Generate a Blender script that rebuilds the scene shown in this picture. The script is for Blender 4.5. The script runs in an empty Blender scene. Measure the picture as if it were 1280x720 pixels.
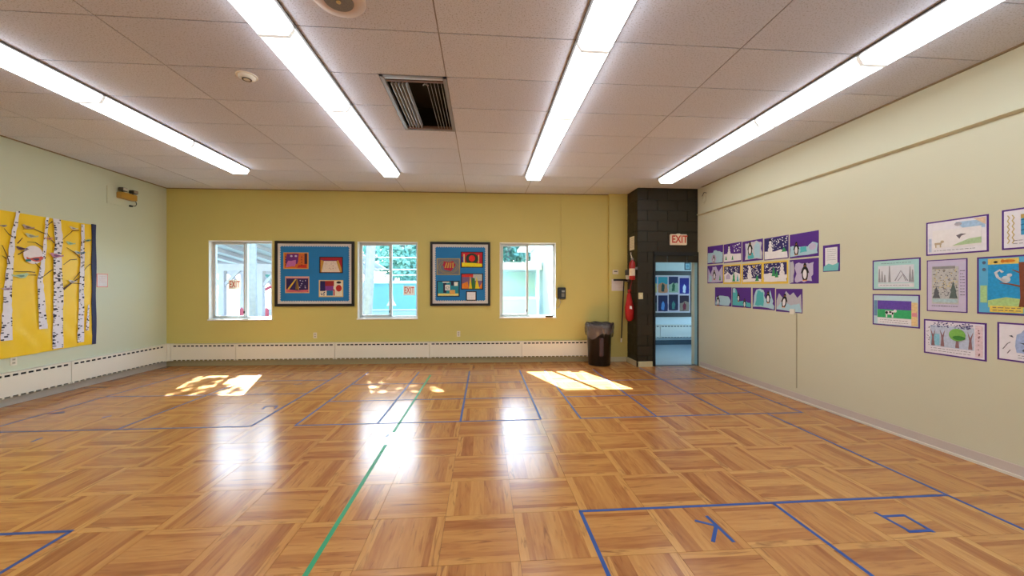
import bpy, bmesh, math, random
from mathutils import Vector, Matrix
R = math.radians
random.seed(7)
scene = bpy.context.scene
COL = scene.collection

# ------------------------------------------------------------------ camera, sky, sun, exposure
cam_data = bpy.data.cameras.new('camera')
cam_data.sensor_width = 36.0
cam_data.lens = 476.0 / 1280.0 * 36.0
cam_data.clip_start = 0.05
cam_data.clip_end = 300
cam = bpy.data.objects.new('camera', cam_data)
COL.objects.link(cam)
cam.location = (0, 0, 1.53)
cam.rotation_euler = (R(90), 0, R(-4.445))
scene.camera = cam

world = bpy.data.worlds.new('world'); scene.world = world
world.use_nodes = True
wn = world.node_tree
sky = wn.nodes.new('ShaderNodeTexSky')
sky.sky_type = 'NISHITA'; sky.sun_disc = False
sky.sun_elevation = R(44); sky.sun_rotation = R(-19)
sky.air_density = 1.0; sky.dust_density = 1.5; sky.ozone_density = 1.0
wn.links.new(sky.outputs[0], wn.nodes['Background'].inputs[0])
wn.nodes['Background'].inputs[1].default_value = 1.7

sun_data = bpy.data.lights.new('sun', 'SUN')
sun_data.energy = 80.0; sun_data.angle = R(0.6); sun_data.color = (0.88, 0.94, 1.0)
sun = bpy.data.objects.new('sun', sun_data); COL.objects.link(sun)
sun.rotation_euler = Vector((0.35, -1.0, -1.02)).to_track_quat('-Z', 'Y').to_euler()
sun.location = (-5, 20, 20)
LAMP = 7.0                                   # emission of the fluorescent lenses
scene.view_settings.view_transform = 'Standard'
scene.view_settings.look = 'None'
scene.view_settings.exposure = 0.0
scene.view_settings.gamma = 1.0
scene.view_settings.use_curve_mapping = False
try:
    scene.cycles.use_denoising = True
    scene.cycles.max_bounces = 10
    scene.cycles.diffuse_bounces = 6
    scene.cycles.transparent_max_bounces = 12
    scene.cycles.sample_clamp_indirect = 6.0
    scene.cycles.caustics_reflective = False
    scene.cycles.caustics_refractive = False
except Exception:
    pass

H = 3.485          # ceiling height

# ------------------------------------------------------------------ materials
def C(r, g, b):
    def f(v):
        v /= 255.0
        return v / 12.92 if v <= 0.04045 else ((v + 0.055) / 1.055) ** 2.4
    return (f(r), f(g), f(b))
MATS = {}
def mat(key, col, rough=0.6, metal=0.0, var=0.06, scale=6.0, bump=0.0, bscale=80.0, spec=0.5, coat=0.0):
    if key in MATS: return MATS[key]
    m = bpy.data.materials.new(key); m.use_nodes = True
    nt = m.node_tree; b = nt.nodes['Principled BSDF']
    b.inputs['Roughness'].default_value = rough
    b.inputs['Metallic'].default_value = metal
    b.inputs['Specular IOR Level'].default_value = spec
    b.inputs['Coat Weight'].default_value = coat
    tc = nt.nodes.new('ShaderNodeTexCoord')
    no = nt.nodes.new('ShaderNodeTexNoise'); no.inputs['Scale'].default_value = scale
    no.inputs['Detail'].default_value = 4
    nt.links.new(tc.outputs['Object'], no.inputs['Vector'])
    mx = nt.nodes.new('ShaderNodeMix'); mx.data_type = 'RGBA'
    mx.inputs['A'].default_value = tuple(max(0, c * (1 - var)) for c in col) + (1,)
    mx.inputs['B'].default_value = tuple(min(1, c * (1 + var)) for c in col) + (1,)
    nt.links.new(no.outputs['Fac'], mx.inputs['Factor'])
    nt.links.new(mx.outputs['Result'], b.inputs['Base Color'])
    if bump:
        n2 = nt.nodes.new('ShaderNodeTexNoise'); n2.inputs['Scale'].default_value = bscale
        n2.inputs['Detail'].default_value = 3
        nt.links.new(tc.outputs['Object'], n2.inputs['Vector'])
        bp = nt.nodes.new('ShaderNodeBump'); bp.inputs['Strength'].default_value = bump
        bp.inputs['Distance'].default_value = 0.003
        nt.links.new(n2.outputs['Fac'], bp.inputs['Height'])
        nt.links.new(bp.outputs['Normal'], b.inputs['Normal'])
    MATS[key] = m
    return m
def paper(r, g, b, var=0.08):
    return mat('paper_%d_%d_%d' % (r, g, b), C(r, g, b), 0.75, var=var, scale=25)
def crayon(r, g, b):
    return mat('crayon_%d_%d_%d' % (r, g, b), C(r, g, b), 0.8, var=0.28, scale=60)

def floor_material():
    m = bpy.data.materials.new('parquet_vinyl'); m.use_nodes = True
    nt = m.node_tree; L = nt.links; b = nt.nodes['Principled BSDF']
    def math_(op, a, c=None):
        n = nt.nodes.new('ShaderNodeMath'); n.operation = op
        for i, v in enumerate((a, c)):
            if v is None: continue
            if isinstance(v, (int, float)): n.inputs[i].default_value = v
            else: L.new(v, n.inputs[i])
        return n.outputs[0]
    geo = nt.nodes.new('ShaderNodeNewGeometry')
    sep = nt.nodes.new('ShaderNodeSeparateXYZ'); L.new(geo.outputs['Position'], sep.inputs[0])
    t = TILE
    tx = math_('DIVIDE', math_('SUBTRACT', sep.outputs[0], TX0), t)
    ty = math_('DIVIDE', math_('SUBTRACT', sep.outputs[1], TY0), t)
    ix, iy = math_('FLOOR', tx), math_('FLOOR', ty)
    fx, fy = math_('FRACT', tx), math_('FRACT', ty)
    par = math_('FLOORED_MODULO', math_('ADD', ix, iy), 2.0)
    def mixf(f, a, c):   # a*(1-f)+c*f
        return math_('ADD', math_('MULTIPLY', a, math_('SUBTRACT', 1.0, f)), math_('MULTIPLY', c, f))
    along = mixf(par, fx, fy)
    across = mixf(par, fy, fx)
    # every tile carries the same print: strips of unequal width and tone, turned by 90 degrees on every second tile
    cb = nt.nodes.new('ShaderNodeCombineXYZ'); L.new(ix, cb.inputs[0]); L.new(iy, cb.inputs[1])
    wn0 = nt.nodes.new('ShaderNodeTexWhiteNoise'); L.new(cb.outputs[0], wn0.inputs['Vector'])
    rnd = wn0.outputs['Value']
    flip = math_('GREATER_THAN', rnd, 0.5)
    ac = mixf(flip, across, math_('SUBTRACT', 1.0, across))
    al = mixf(math_('GREATER_THAN', math_('FRACT', math_('MULTIPLY', rnd, 7.0)), 0.5), along, math_('SUBTRACT', 1.0, along))
    strips = nt.nodes.new('ShaderNodeValToRGB'); strips.color_ramp.interpolation = 'CONSTANT'
    se = strips.color_ramp.elements
    se[0].position = 0.0; se[0].color = (0.78,) * 3 + (1,); se[1].position = 0.88; se[1].color = (0.70,) * 3 + (1,)
    for p, v in ((0.11, 0.36), (0.34, 0.62), (0.56, 0.50), (0.80, 0.30)):
        x = se.new(p); x.color = (v,) * 3 + (1,)
    L.new(ac, strips.inputs[0])
    plank = math_('FLOOR', math_('MULTIPLY', strips.outputs['Color'], 20.0))
    cb2 = nt.nodes.new('ShaderNodeCombineXYZ')
    L.new(ix, cb2.inputs[0]); L.new(iy, cb2.inputs[1]); L.new(plank, cb2.inputs[2])
    wn1 = nt.nodes.new('ShaderNodeTexWhiteNoise'); L.new(cb2.outputs[0], wn1.inputs['Vector'])
    pr = wn1.outputs['Value']
    cg = nt.nodes.new('ShaderNodeCombineXYZ')
    L.new(math_('ADD', math_('MULTIPLY', al, 1.2), math_('MULTIPLY', plank, 3.7)), cg.inputs[0])
    L.new(math_('MULTIPLY', ac, 9.0), cg.inputs[1]); L.new(math_('MULTIPLY', rnd, 2.5), cg.inputs[2])
    g1 = nt.nodes.new('ShaderNodeTexNoise'); g1.inputs['Scale'].default_value = 1.5
    g1.inputs['Detail'].default_value = 5; g1.inputs['Distortion'].default_value = 0.6
    L.new(cg.outputs[0], g1.inputs['Vector'])
    cr = nt.nodes.new('ShaderNodeValToRGB')
    e = cr.color_ramp.elements
    e[0].position = 0.0; e[0].color = C(134, 76, 40) + (1,)
    e[1].position = 1.0; e[1].color = C(208, 150, 84) + (1,)
    for p, c in ((0.25, C(160, 98, 52)), (0.5, C(184, 122, 66)), (0.75, C(198, 138, 76))):
        x = e.new(p); x.color = c + (1,)
    tone = math_('ADD', strips.outputs['Color'], math_('MULTIPLY', math_('SUBTRACT', g1.outputs['Fac'], 0.5), 0.75))
    tone = math_('ADD', tone, math_('MULTIPLY', math_('SUBTRACT', pr, 0.5), 0.22))
    L.new(math_('ADD', tone, 0.04), cr.inputs[0])
    # dark heart-wood streaks near the ends of some strips
    g2 = nt.nodes.new('ShaderNodeTexNoise'); g2.inputs['Scale'].default_value = 1.0
    g2.inputs['Detail'].default_value = 6; g2.inputs['Distortion'].default_value = 1.5
    L.new(cg.outputs[0], g2.inputs['Vector'])
    st = nt.nodes.new('ShaderNodeMapRange'); st.clamp = True
    st.inputs['From Min'].default_value = 0.58; st.inputs['From Max'].default_value = 0.74
    L.new(g2.outputs['Fac'], st.inputs['Value'])
    mx = nt.nodes.new('ShaderNodeMix'); mx.data_type = 'RGBA'
    mx.inputs['B'].default_value = C(112, 62, 38) + (1,)
    L.new(math_('MULTIPLY', st.outputs[0], 0.75), mx.inputs['Factor'])
    L.new(cr.outputs['Color'], mx.inputs['A'])
    L.new(mx.outputs['Result'], b.inputs['Base Color'])
    ro = nt.nodes.new('ShaderNodeTexNoise'); ro.inputs['Scale'].default_value = 1.3
    L.new(geo.outputs['Position'], ro.inputs['Vector'])
    mr = nt.nodes.new('ShaderNodeMapRange')
    mr.inputs['To Min'].default_value = 0.19; mr.inputs['To Max'].default_value = 0.262; mr.clamp = True
    L.new(ro.outputs['Fac'], mr.inputs['Value']); L.new(mr.outputs[0], b.inputs['Roughness'])
    b.inputs['Specular IOR Level'].default_value = 0.6
    bp = nt.nodes.new('ShaderNodeBump'); bp.inputs['Strength'].default_value = 0.04
    bp.inputs['Distance'].default_value = 0.002
    L.new(g1.outputs['Fac'], bp.inputs['Height']); L.new(bp.outputs['Normal'], b.inputs['Normal'])
    return m

def ceiling_tile_material():
    m = bpy.data.materials.new('acoustic_tile'); m.use_nodes = True
    nt = m.node_tree; L = nt.links; b = nt.nodes['Principled BSDF']
    b.inputs['Roughness'].default_value = 0.9
    geo = nt.nodes.new('ShaderNodeNewGeometry'); oi = nt.nodes.new('ShaderNodeObjectInfo')
    no = nt.nodes.new('ShaderNodeTexNoise'); no.inputs['Scale'].default_value = 95; no.inputs['Detail'].default_value = 3
    L.new(geo.outputs['Position'], no.inputs['Vector'])
    mr = nt.nodes.new('ShaderNodeMapRange'); mr.clamp = True
    mr.inputs['From Min'].default_value = 0.54; mr.inputs['From Max'].default_value = 0.68
    L.new(no.outputs['Fac'], mr.inputs['Value'])
    sc_ = nt.nodes.new('ShaderNodeMath'); sc_.operation = 'MULTIPLY'; sc_.inputs[1].default_value = 0.55
    L.new(mr.outputs[0], sc_.inputs[0])
    base = nt.nodes.new('ShaderNodeMix'); base.data_type = 'RGBA'
    base.inputs['A'].default_value = C(206, 208, 224) + (1,); base.inputs['B'].default_value = C(214, 216, 230) + (1,)
    L.new(oi.outputs['Random'], base.inputs['Factor'])
    mx = nt.nodes.new('ShaderNodeMix'); mx.data_type = 'RGBA'
    mx.inputs['B'].default_value = C(122, 112, 114) + (1,)
    L.new(sc_.outputs[0], mx.inputs['Factor']); L.new(base.outputs['Result'], mx.inputs['A'])
    L.new(mx.outputs['Result'], b.inputs['Base Color'])
    bp = nt.nodes.new('ShaderNodeBump'); bp.inputs['Strength'].default_value = 0.25; bp.invert = True
    bp.inputs['Distance'].default_value = 0.003
    L.new(mr.outputs[0], bp.inputs['Height']); L.new(bp.outputs['Normal'], b.inputs['Normal'])
    return m

def glass_material():
    m = bpy.data.materials.new('window_glass'); m.use_nodes = True
    nt = m.node_tree; L = nt.links
    nt.nodes.remove(nt.nodes['Principled BSDF'])
    out = nt.nodes['Material Output']
    tr = nt.nodes.new('ShaderNodeBsdfTransparent'); tr.inputs[0].default_value = (0.90, 0.97, 0.98, 1)
    gl = nt.nodes.new('ShaderNodeBsdfGlossy'); gl.inputs['Roughness'].default_value = 0.02
    fr = nt.nodes.new('ShaderNodeFresnel'); fr.inputs['IOR'].default_value = 1.45
    mx = nt.nodes.new('ShaderNodeMixShader')
    geo = nt.nodes.new('ShaderNodeNewGeometry')      # the pane is thin: only its outer skin reflects
    inv = nt.nodes.new('ShaderNodeMath'); inv.operation = 'SUBTRACT'; inv.inputs[0].default_value = 1.0
    L.new(geo.outputs['Backfacing'], inv.inputs[1])
    ml = nt.nodes.new('ShaderNodeMath'); ml.operation = 'MULTIPLY'
    L.new(fr.outputs[0], ml.inputs[0]); L.new(inv.outputs[0], ml.inputs[1])
    L.new(ml.outputs[0], mx.inputs[0]); L.new(tr.outputs[0], mx.inputs[1]); L.new(gl.outputs[0], mx.inputs[2])
    L.new(mx.outputs[0], out.inputs['Surface'])
    return m

def lens_material():
    m = bpy.data.materials.new('fluorescent_lens'); m.use_nodes = True
    nt = m.node_tree; L = nt.links; b = nt.nodes['Principled BSDF']
    b.inputs['Base Color'].default_value = (0.9, 0.9, 0.88, 1); b.inputs['Roughness'].default_value = 0.3
    tc = nt.nodes.new('ShaderNodeTexCoord'); sp = nt.nodes.new('ShaderNodeSeparateXYZ')
    L.new(tc.outputs['Object'], sp.inputs[0])
    ab = nt.nodes.new('ShaderNodeMath'); ab.operation = 'ABSOLUTE'; L.new(sp.outputs[0], ab.inputs[0])
    cr = nt.nodes.new('ShaderNodeValToRGB'); e = cr.color_ramp.elements          # two tubes behind the acrylic
    mr = nt.nodes.new('ShaderNodeMapRange'); mr.inputs['From Max'].default_value = 0.15
    L.new(ab.outputs[0], mr.inputs['Value']); L.new(mr.outputs[0], cr.inputs[0])
    e[0].position = 0.0; e[0].color = (0.55, 0.55, 0.55, 1); e[1].position = 1.0; e[1].color = (0.8, 0.8, 0.8, 1)
    for p, v in ((0.25, 0.85), (0.45, 1.15), (0.65, 1.1), (0.85, 0.85)):
        x = e.new(p); x.color = (v, v, v, 1)
    ml = nt.nodes.new('ShaderNodeMath'); ml.operation = 'MULTIPLY'; ml.inputs[1].default_value = LAMP
    L.new(cr.outputs['Color'], ml.inputs[0]); L.new(ml.outputs[0], b.inputs['Emission Strength'])
    b.inputs['Emission Color'].default_value = (0.90, 0.97, 1.0, 1)
    return m

TILE, TX0, TY0 = 0.4572, -0.245, 2.122
M_FLOOR = floor_material()
M_CTILE = ceiling_tile_material()
M_GLASS = glass_material()
M_LENS = lens_material()
M_BACKWALL = mat('paint_ochre', C(204, 190, 112), 0.55, var=0.05, scale=1.2, bump=0.15, bscale=60)
M_RIGHTWALL = mat('paint_cream', C(212, 209, 184), 0.42, var=0.03, scale=1.0, bump=0.1, bscale=60)
M_LEFTWALL = mat('paint_sage', C(200, 203, 178), 0.5, var=0.04, scale=1.0, bump=0.1, bscale=60)
M_WHITE = mat('white_paint', C(236, 232, 222), 0.45)
M_WHITEFRAME = mat('window_aluminium', C(205, 208, 208), 0.4, var=0.03)
M_HEATER = mat('heater_enamel', C(234, 228, 212), 0.4, var=0.02)
M_DARK = mat('dark_cavity', C(22, 20, 18), 0.9)
M_BASE = mat('vinyl_base', C(206, 196, 160), 0.5)
M_BASEW = mat('pale_base', C(226, 218, 204), 0.5)
M_BLOCK = mat('brown_block_paint', C(40, 33, 18), 0.55, var=0.15, scale=5, bump=0.5, bscale=45)
M_MORTAR = mat('brown_mortar', C(28, 23, 13), 0.7)
M_BLACK = mat('black_wood', C(22, 18, 18), 0.45, var=0.1)
M_BLACKP = mat('black_plastic', C(20, 20, 22), 0.35)
M_GREY = mat('grey_metal', C(120, 120, 125), 0.4, metal=0.6)
M_TBAR = mat('ceiling_bar', C(140, 134, 138), 0.5)
M_BTAPE = mat('blue_tape', C(34, 72, 136), 0.55, var=0.15, scale=9)
M_GTAPE = mat('green_tape', C(34, 150, 96), 0.5, var=0.12, scale=9)
M_HALL = mat('hall_paint', C(208, 218, 218), 0.5)
M_HALLF = mat('hall_vinyl', C(190, 200, 200), 0.25)
M_BLUEPAPER = mat('blue_board_paper', C(24, 120, 184), 0.7, var=0.1, scale=4)
M_PURPLE = paper(84, 40, 138)
M_YPAPER = mat('yellow_banner_paper', C(242, 200, 30), 0.42, var=0.08, scale=3, bump=0.5, bscale=9)
M_NAVY = mat('navy_border', C(30, 34, 78), 0.6, var=0.2, scale=30)
M_RED = mat('red_enamel', C(165, 24, 22), 0.3)
M_EXITRED = mat('exit_red', C(205, 62, 40), 0.5)

# ------------------------------------------------------------------ mesh helpers
class MB:
    def __init__(s): s.v = []; s.f = []; s.smooth = False
    def box(s, x0, x1, y0, y1, z0, z1):
        n = len(s.v)
        s.v += [(x0, y0, z0), (x1, y0, z0), (x1, y1, z0), (x0, y1, z0), (x0, y0, z1), (x1, y0, z1), (x1, y1, z1), (x0, y1, z1)]
        s.f += [tuple(n + i for i in q) for q in ((0, 3, 2, 1), (4, 5, 6, 7), (0, 1, 5, 4), (1, 2, 6, 5), (2, 3, 7, 6), (3, 0, 4, 7))]
        return s
    def prism_xz(s, pts, y0, y1):              # outline in x,z; front face at y0 (towards the room)
        n = len(s.v); k = len(pts)
        s.v += [(p[0], y0, p[1]) for p in pts] + [(p[0], y1, p[1]) for p in pts]
        s.f.append(tuple(range(n, n + k))); s.f.append(tuple(range(n + 2 * k - 1, n + k - 1, -1)))
        for i in range(k):
            j = (i + 1) % k; s.f.append((n + i, n + k + i, n + k + j, n + j))
        return s
    def prism_xy(s, pts, z0, z1):
        n = len(s.v); k = len(pts)
        s.v += [(p[0], p[1], z0) for p in pts] + [(p[0], p[1], z1) for p in pts]
        s.f.append(tuple(range(n + k - 1, n - 1, -1))); s.f.append(tuple(range(n + k, n + 2 * k)))
        for i in range(k):
            j = (i + 1) % k; s.f.append((n + i, n + j, n + k + j, n + k + i))
        return s
    def sweep_y(s, prof, y0, y1):              # profile in x,z swept along y, closed ends
        n = len(s.v); k = len(prof)
        s.v += [(p[0], y0, p[1]) for p in prof] + [(p[0], y1, p[1]) for p in prof]
        for i in range(k):
            j = (i + 1) % k; s.f.append((n + i, n + j, n + k + j, n + k + i))
        s.f.append(tuple(range(n + k - 1, n - 1, -1))); s.f.append(tuple(range(n + k, n + 2 * k)))
        return s
    def sweep_x(s, prof, x0, x1):              # profile in y,z swept along x, closed ends
        n = len(s.v); k = len(prof)
        s.v += [(x0, p[0], p[1]) for p in prof] + [(x1, p[0], p[1]) for p in prof]
        for i in range(k):
            j = (i + 1) % k; s.f.append((n + i, n + j, n + k + j, n + k + i))
        s.f.append(tuple(range(n + k - 1, n - 1, -1))); s.f.append(tuple(range(n + k, n + 2 * k)))
        return s
    def tube(s, pts, r, k=8, caps=True):
        pts = [Vector(p) for p in pts]; rr = r if isinstance(r, (list, tuple)) else [r] * len(pts)
        n = len(s.v)
        for i, p in enumerate(pts):
            d = (pts[min(i + 1, len(pts) - 1)] - pts[max(i - 1, 0)]).normalized()
            a = Vector((0, 0, 1)) if abs(d.z) < 0.9 else Vector((1, 0, 0))
            u = d.cross(a).normalized(); w = d.cross(u).normalized()
            for j in range(k):
                t = 2 * math.pi * j / k
                s.v.append(tuple(p + (u * math.cos(t) + w * math.sin(t)) * rr[i]))
        for i in range(len(pts) - 1):
            for j in range(k):
                a = n + i * k + j; b2 = n + i * k + (j + 1) % k
                s.f.append((a, b2, b2 + k, a + k))
        if caps:
            s.f.append(tuple(range(n + k - 1, n - 1, -1)))
            m = n + (len(pts) - 1) * k; s.f.append(tuple(range(m, m + k)))
        return s
    def lathe(s, prof, k=32, c=(0, 0, 0), wob=None):   # profile r,z around z
        n = len(s.v)
        for i, (r, z) in enumerate(prof):
            for j in range(k):
                t = 2 * math.pi * j / k
                q = wob(i, t) if wob else (0, 0)
                s.v.append((c[0] + (r + q[0]) * math.cos(t), c[1] + (r + q[0]) * math.sin(t), c[2] + z + q[1]))
        for i in range(len(prof) - 1):
            for j in range(k):
                a = n + i * k + j; b2 = n + i * k + (j + 1) % k
                s.f.append((a, b2, b2 + k, a + k))
        return s
    def build(s, name, material, parent=None, loc=None, rz=0.0, smooth=False, bevel=0.0):
        me = bpy.data.meshes.new(name)
        me.from_pydata(s.v, [], s.f); me.update()
        bm = bmesh.new(); bm.from_mesh(me)
        if bevel:
            bmesh.ops.bevel(bm, geom=bm.edges[:], offset=bevel, segments=2, affect='EDGES')
        bmesh.ops.recalc_face_normals(bm, faces=bm.faces[:])
        bm.to_mesh(me); bm.free()
        if smooth:
            for p in me.polygons: p.use_smooth = True
        me.materials.append(material)
        o = bpy.data.objects.new(name, me); COL.objects.link(o)
        if parent is not None: o.parent = parent
        if loc is not None: o.location = loc
        o.rotation_euler = (0, 0, rz)
        return o
def tag(o, label, cat, group=None):
    o['label'] = label; o['category'] = cat
    if group: o['group'] = group
    return o
def struct(o): o['kind'] = 'structure'; return o
def stuff(o): o['kind'] = 'stuff'; return o
def empty(name, loc=(0, 0, 0), rz=0.0):
    o = bpy.data.objects.new(name, None); COL.objects.link(o)
    o.location = loc; o.rotation_euler = (0, 0, rz); o.empty_display_size = 0.1
    return o
def thing(name, label, cat, loc=(0, 0, 0), rz=0.0, group=None):
    return tag(empty(name, loc, rz), label, cat, group)
def child(me_obj, name, parent, loc=(0, 0, 0), rz=0.0):      # another object on the same mesh
    o = bpy.data.objects.new(name, me_obj.data if hasattr(me_obj, 'data') else me_obj)
    COL.objects.link(o); o.parent = parent; o.location = loc; o.rotation_euler = (0, 0, rz)
    return o

# wall frames: local +x to the viewer's right, -y into the room, z up
class Frame:
    def __init__(s, ox, oy, deg): s.o = (ox, oy); s.rz = R(deg)
    def at(s, x, z, off=0.0):
        c, q = math.cos(s.rz), math.sin(s.rz)
        return (s.o[0] + x * c + off * q, s.o[1] + x * q - off * c, z)
BACK = Frame(-6.164, 7.956, -0.995)
RIGHT = Frame(4.238, 7.132, -89.0)
LEFT = Frame(-6.164, 7.956, 90.224)
PIERF = Frame(3.010, 7.197, 0.0)
PIERS = Frame(3.010, 7.800, -90.0)
HALLW = Frame(3.0, 9.95, 0.0)

def ell(cx, cz, rx, rz_, n=18, a0=0.0):
    return [(cx + rx * math.cos(a0 + 2 * math.pi * i / n), cz + rz_ * math.sin(a0 + 2 * math.pi * i / n)) for i in range(n)]
def rec(x0, x1, z0, z1): return [(x0, z0), (x1, z0), (x1, z1), (x0, z1)]
def strip(pts, w):
    if not isinstance(w, (list, tuple)): w = [w] * len(pts)
    L_, R_ = [], []
    for i, p in enumerate(pts):
        a = pts[max(i - 1, 0)]; b = pts[min(i + 1, len(pts) - 1)]
        dx, dz = b[0] - a[0], b[1] - a[1]; l = math.hypot(dx, dz) or 1
        nx, nz = -dz / l * w[i] / 2, dx / l * w[i] / 2
        L_.append((p[0] + nx, p[1] + nz)); R_.append((p[0] - nx, p[1] - nz))
    return L_ + R_[::-1]
def text_mesh(name, body, size, material, parent, loc, depth=0.003, sx=1.0, bold=0.0):
    cu = bpy.data.curves.new(name, 'FONT'); cu.body = body; cu.size = size
    cu.align_x = 'CENTER'; cu.align_y = 'CENTER'; cu.extrude = depth; cu.offset = bold
    cu.resolution_u = 4
    t = bpy.data.objects.new(name + '_tmp', cu); COL.objects.link(t)
    dg = bpy.context.evaluated_depsgraph_get(); dg.update()
    me = bpy.data.meshes.new_from_object(t.evaluated_get(dg))
    bpy.data.objects.remove(t); bpy.data.curves.remove(cu)
    me.name = name
    me.transform(Matrix.Rotation(R(90), 4, 'X') @ Matrix.Diagonal((sx, 1, 1, 1)))
    me.materials.clear(); me.materials.append(material)
    o = bpy.data.objects.new(name, me); COL.objects.link(o); o.parent = parent; o.location = loc
    return o

# ------------------------------------------------------------------ room shell
def wall_with_holes(name, frame, x0, x1, z0, z1, holes, material, th=0.2):
    m = MB(); xs = x0
    for (a, b, c, d) in sorted(holes):
        m.box(xs, a, 0, th, z0, z1); m.box(a, b, 0, th, z0, c); m.box(a, b, 0, th, d, z1); xs = b
    m.box(xs, x1, 0, th, z0, z1)
    return struct(m.build(name, material, loc=(frame.o[0], frame.o[1], 0), rz=frame.rz))
WIN = [(0.787, 1.997, 0.898, 2.470), (3.654, 4.852, 0.903, 2.468), (6.520, 7.688, 0.912, 2.471)]
wall_with_holes('wall_back', BACK, -0.2, 9.19, -0.1, H + 0.3, WIN, M_BACKWALL)
wall_with_holes('wall_left', LEFT, -11.5, 0.0, -0.1, H + 0.3, [], M_LEFTWALL)
ADDED_RWIN = [(5.25, 6.95, 0.35, 2.80), (7.15, 8.75, 0.35, 2.80), (8.95, 10.4, 0.35, 2.80)]
wall_with_holes('wall_right', RIGHT, -0.30, 10.8, -0.1, H + 0.3, ADDED_RWIN, M_RIGHTWALL)
REAR = Frame(4.6, -3.3, 180.0)
wall_with_holes('wall_rear', REAR, -0.1, 11.0, -0.1, H + 0.3, [], M_RIGHTWALL)

# floor slab and vinyl tiles
floor = struct(MB().box(-6.3, 4.6, -3.4, 8.1, -0.12, -0.006).build('floor', mat('floor_screed', C(58, 38, 26), 0.8)))
def seen(x, y):
    ca, sa = math.cos(R(4.445)), math.sin(R(4.445))
    xc, yc = x * ca - y * sa, x * sa + y * ca
    if yc < 0.3: return False
    px, py = 640 + 476 * xc / yc, 360 + 476 * 1.53 / yc
    return -10 < px < 1290 and py < 730
tile_cache = {}
rest = MB()
n_tiles = 0
FX0, FX1, FY0, FY1 = -6.16, 4.40, -3.3, 7.94
for i in range(-14, 12):
    for j in range(-13, 14):
        a, b = TX0 + i * TILE, TX0 + (i + 1) * TILE
        c, d = TY0 + j * TILE, TY0 + (j + 1) * TILE
        a, b, c, d = max(a, FX0), min(b, FX1), max(c, FY0), min(d, FY1)
        if b - a < 0.02 or d - c < 0.02: continue
        if a > 3.0 and d > 7.17:
            d = min(d, 7.18)
            if d - c < 0.02: continue
        g = 0.0008
        if any(seen(x, y) for x in (a, b) for y in (c, d)) and n_tiles < 300:
            w, h = round((b - a) / 2 - g, 4), round((d - c) / 2 - g, 4)
            if (w, h) not in tile_cache:
                o = MB().box(-w, w, -h, h, -0.004, 0).build('floor_tile', M_FLOOR, floor, bevel=0.0007)
                tile_cache[(w, h)] = o.data
            else:
                o = child(tile_cache[(w, h)], 'floor_tile', floor)
            o.location = ((a + b) / 2, (c + d) / 2, 0); n_tiles += 1
        else:
            rest.box(a + g, b - g, c + g, d - g, -0.004, 0)
stuff(rest.build('floor_tile_remainder', M_FLOOR, floor))

# ceiling: deck, lay-in tiles, bars
ceil_o = struct(MB().box(-6.3, 4.6, -3.4, 8.1, H + 0.30, H + 0.36).build('ceiling', M_DARK))
CX = [-6.15] + [-0.335 + 1.2192 * k for k in range(-4, 4)] + [4.40]
CY = [-3.3] + [2.953 + 0.6116 * k for k in range(-10, 8)] + [7.93]
VENT = (-0.945, -0.335, 3.5646, 4.788)
ct_cache = {}
def ceil_tile(a, b, c, d):
    g = 0.0055
    w, h = round((b - a) / 2 - g, 4), round((d - c) / 2 - g, 4)
    if (w, h) not in ct_cache:
        o = MB().box(-w, w, -h, h, 0, 0.016).build('ceiling_tile', M_CTILE, ceil_o)
        ct_cache[(w, h)] = o.data
    else:
        o = child(ct_cache[(w, h)], 'ceiling_tile', ceil_o)
    o.location = ((a + b) / 2, (c + d) / 2, H)
for a, b in zip(CX, CX[1:]):
    for c, d in zip(CY, CY[1:]):
        if b - a < 0.03 or d - c < 0.03: continue
        if a < VENT[0] < b and VENT[2] - 0.01 < c and d < VENT[3] + 0.01: ceil_tile(a, VENT[0], c, d)
        elif abs(b - 4.40) < 0.01 and d > 7.25: continue
        else: ceil_tile(a, b, c, d)
for x in CX[1:-1]:
    MB().box(-0.012, 0.012, -3.3, 7.93, H + 0.005, H + 0.03).build('grid_bar', M_TBAR, ceil_o, loc=(x, 0, 0))
for y in CY[1:-1]:
    m = MB()
    if VENT[2] + 0.1 < y < VENT[3] - 0.1:
        m.box(-6.15, VENT[0], -0.012, 0.012, H + 0.0055, H + 0.03); m.box(VENT[1], 4.36, -0.012, 0.012, H + 0.0055, H + 0.03)
    else: m.box(-6.15, 4.30, -0.012, 0.012, H + 0.0055, H + 0.03)
    m.build('grid_bar', M_TBAR, ceil_o, loc=(0, y, 0))
# wall angles under the tile edge
struct(MB().box(0, 9.2, -0.022, 0, H - 0.012, H + 0.004).build('trim_1', mat('angle_brown', C(140, 120, 90), 0.6), loc=(BACK.o[0], BACK.o[1], 0), rz=BACK.rz))
struct(MB().box(-11.3, 0, -0.022, 0, H - 0.012, H + 0.004).build('trim_2', MATS['angle_brown'], loc=(LEFT.o[0], LEFT.o[1], 0), rz=LEFT.rz))
struct(MB().box(0.08, 10.6, -0.022, 0, H - 0.012, H + 0.004).build('trim_3', MATS['angle_brown'], loc=(RIGHT.o[0], RIGHT.o[1], 0), rz=RIGHT.rz))
# picture rail on the right wall
struct(MB().sweep_x([(0, 0), (-0.012, 0), (-0.05, 0.012), (-0.05, 0.03), (-0.012, 0.04), (0, 0.04)], -0.03, 10.4).build('trim_4', M_RIGHTWALL, loc=(RIGHT.o[0], RIGHT.o[1], 2.945), rz=RIGHT.rz))
# shallow pilaster at the right end of the back wall
struct(MB().box(8.79, 9.19, -0.08, 0, 0, H).build('wall_pilaster', M_BACKWALL, loc=(BACK.o[0], BACK.o[1], 0), rz=BACK.rz, bevel=0.006))
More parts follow.
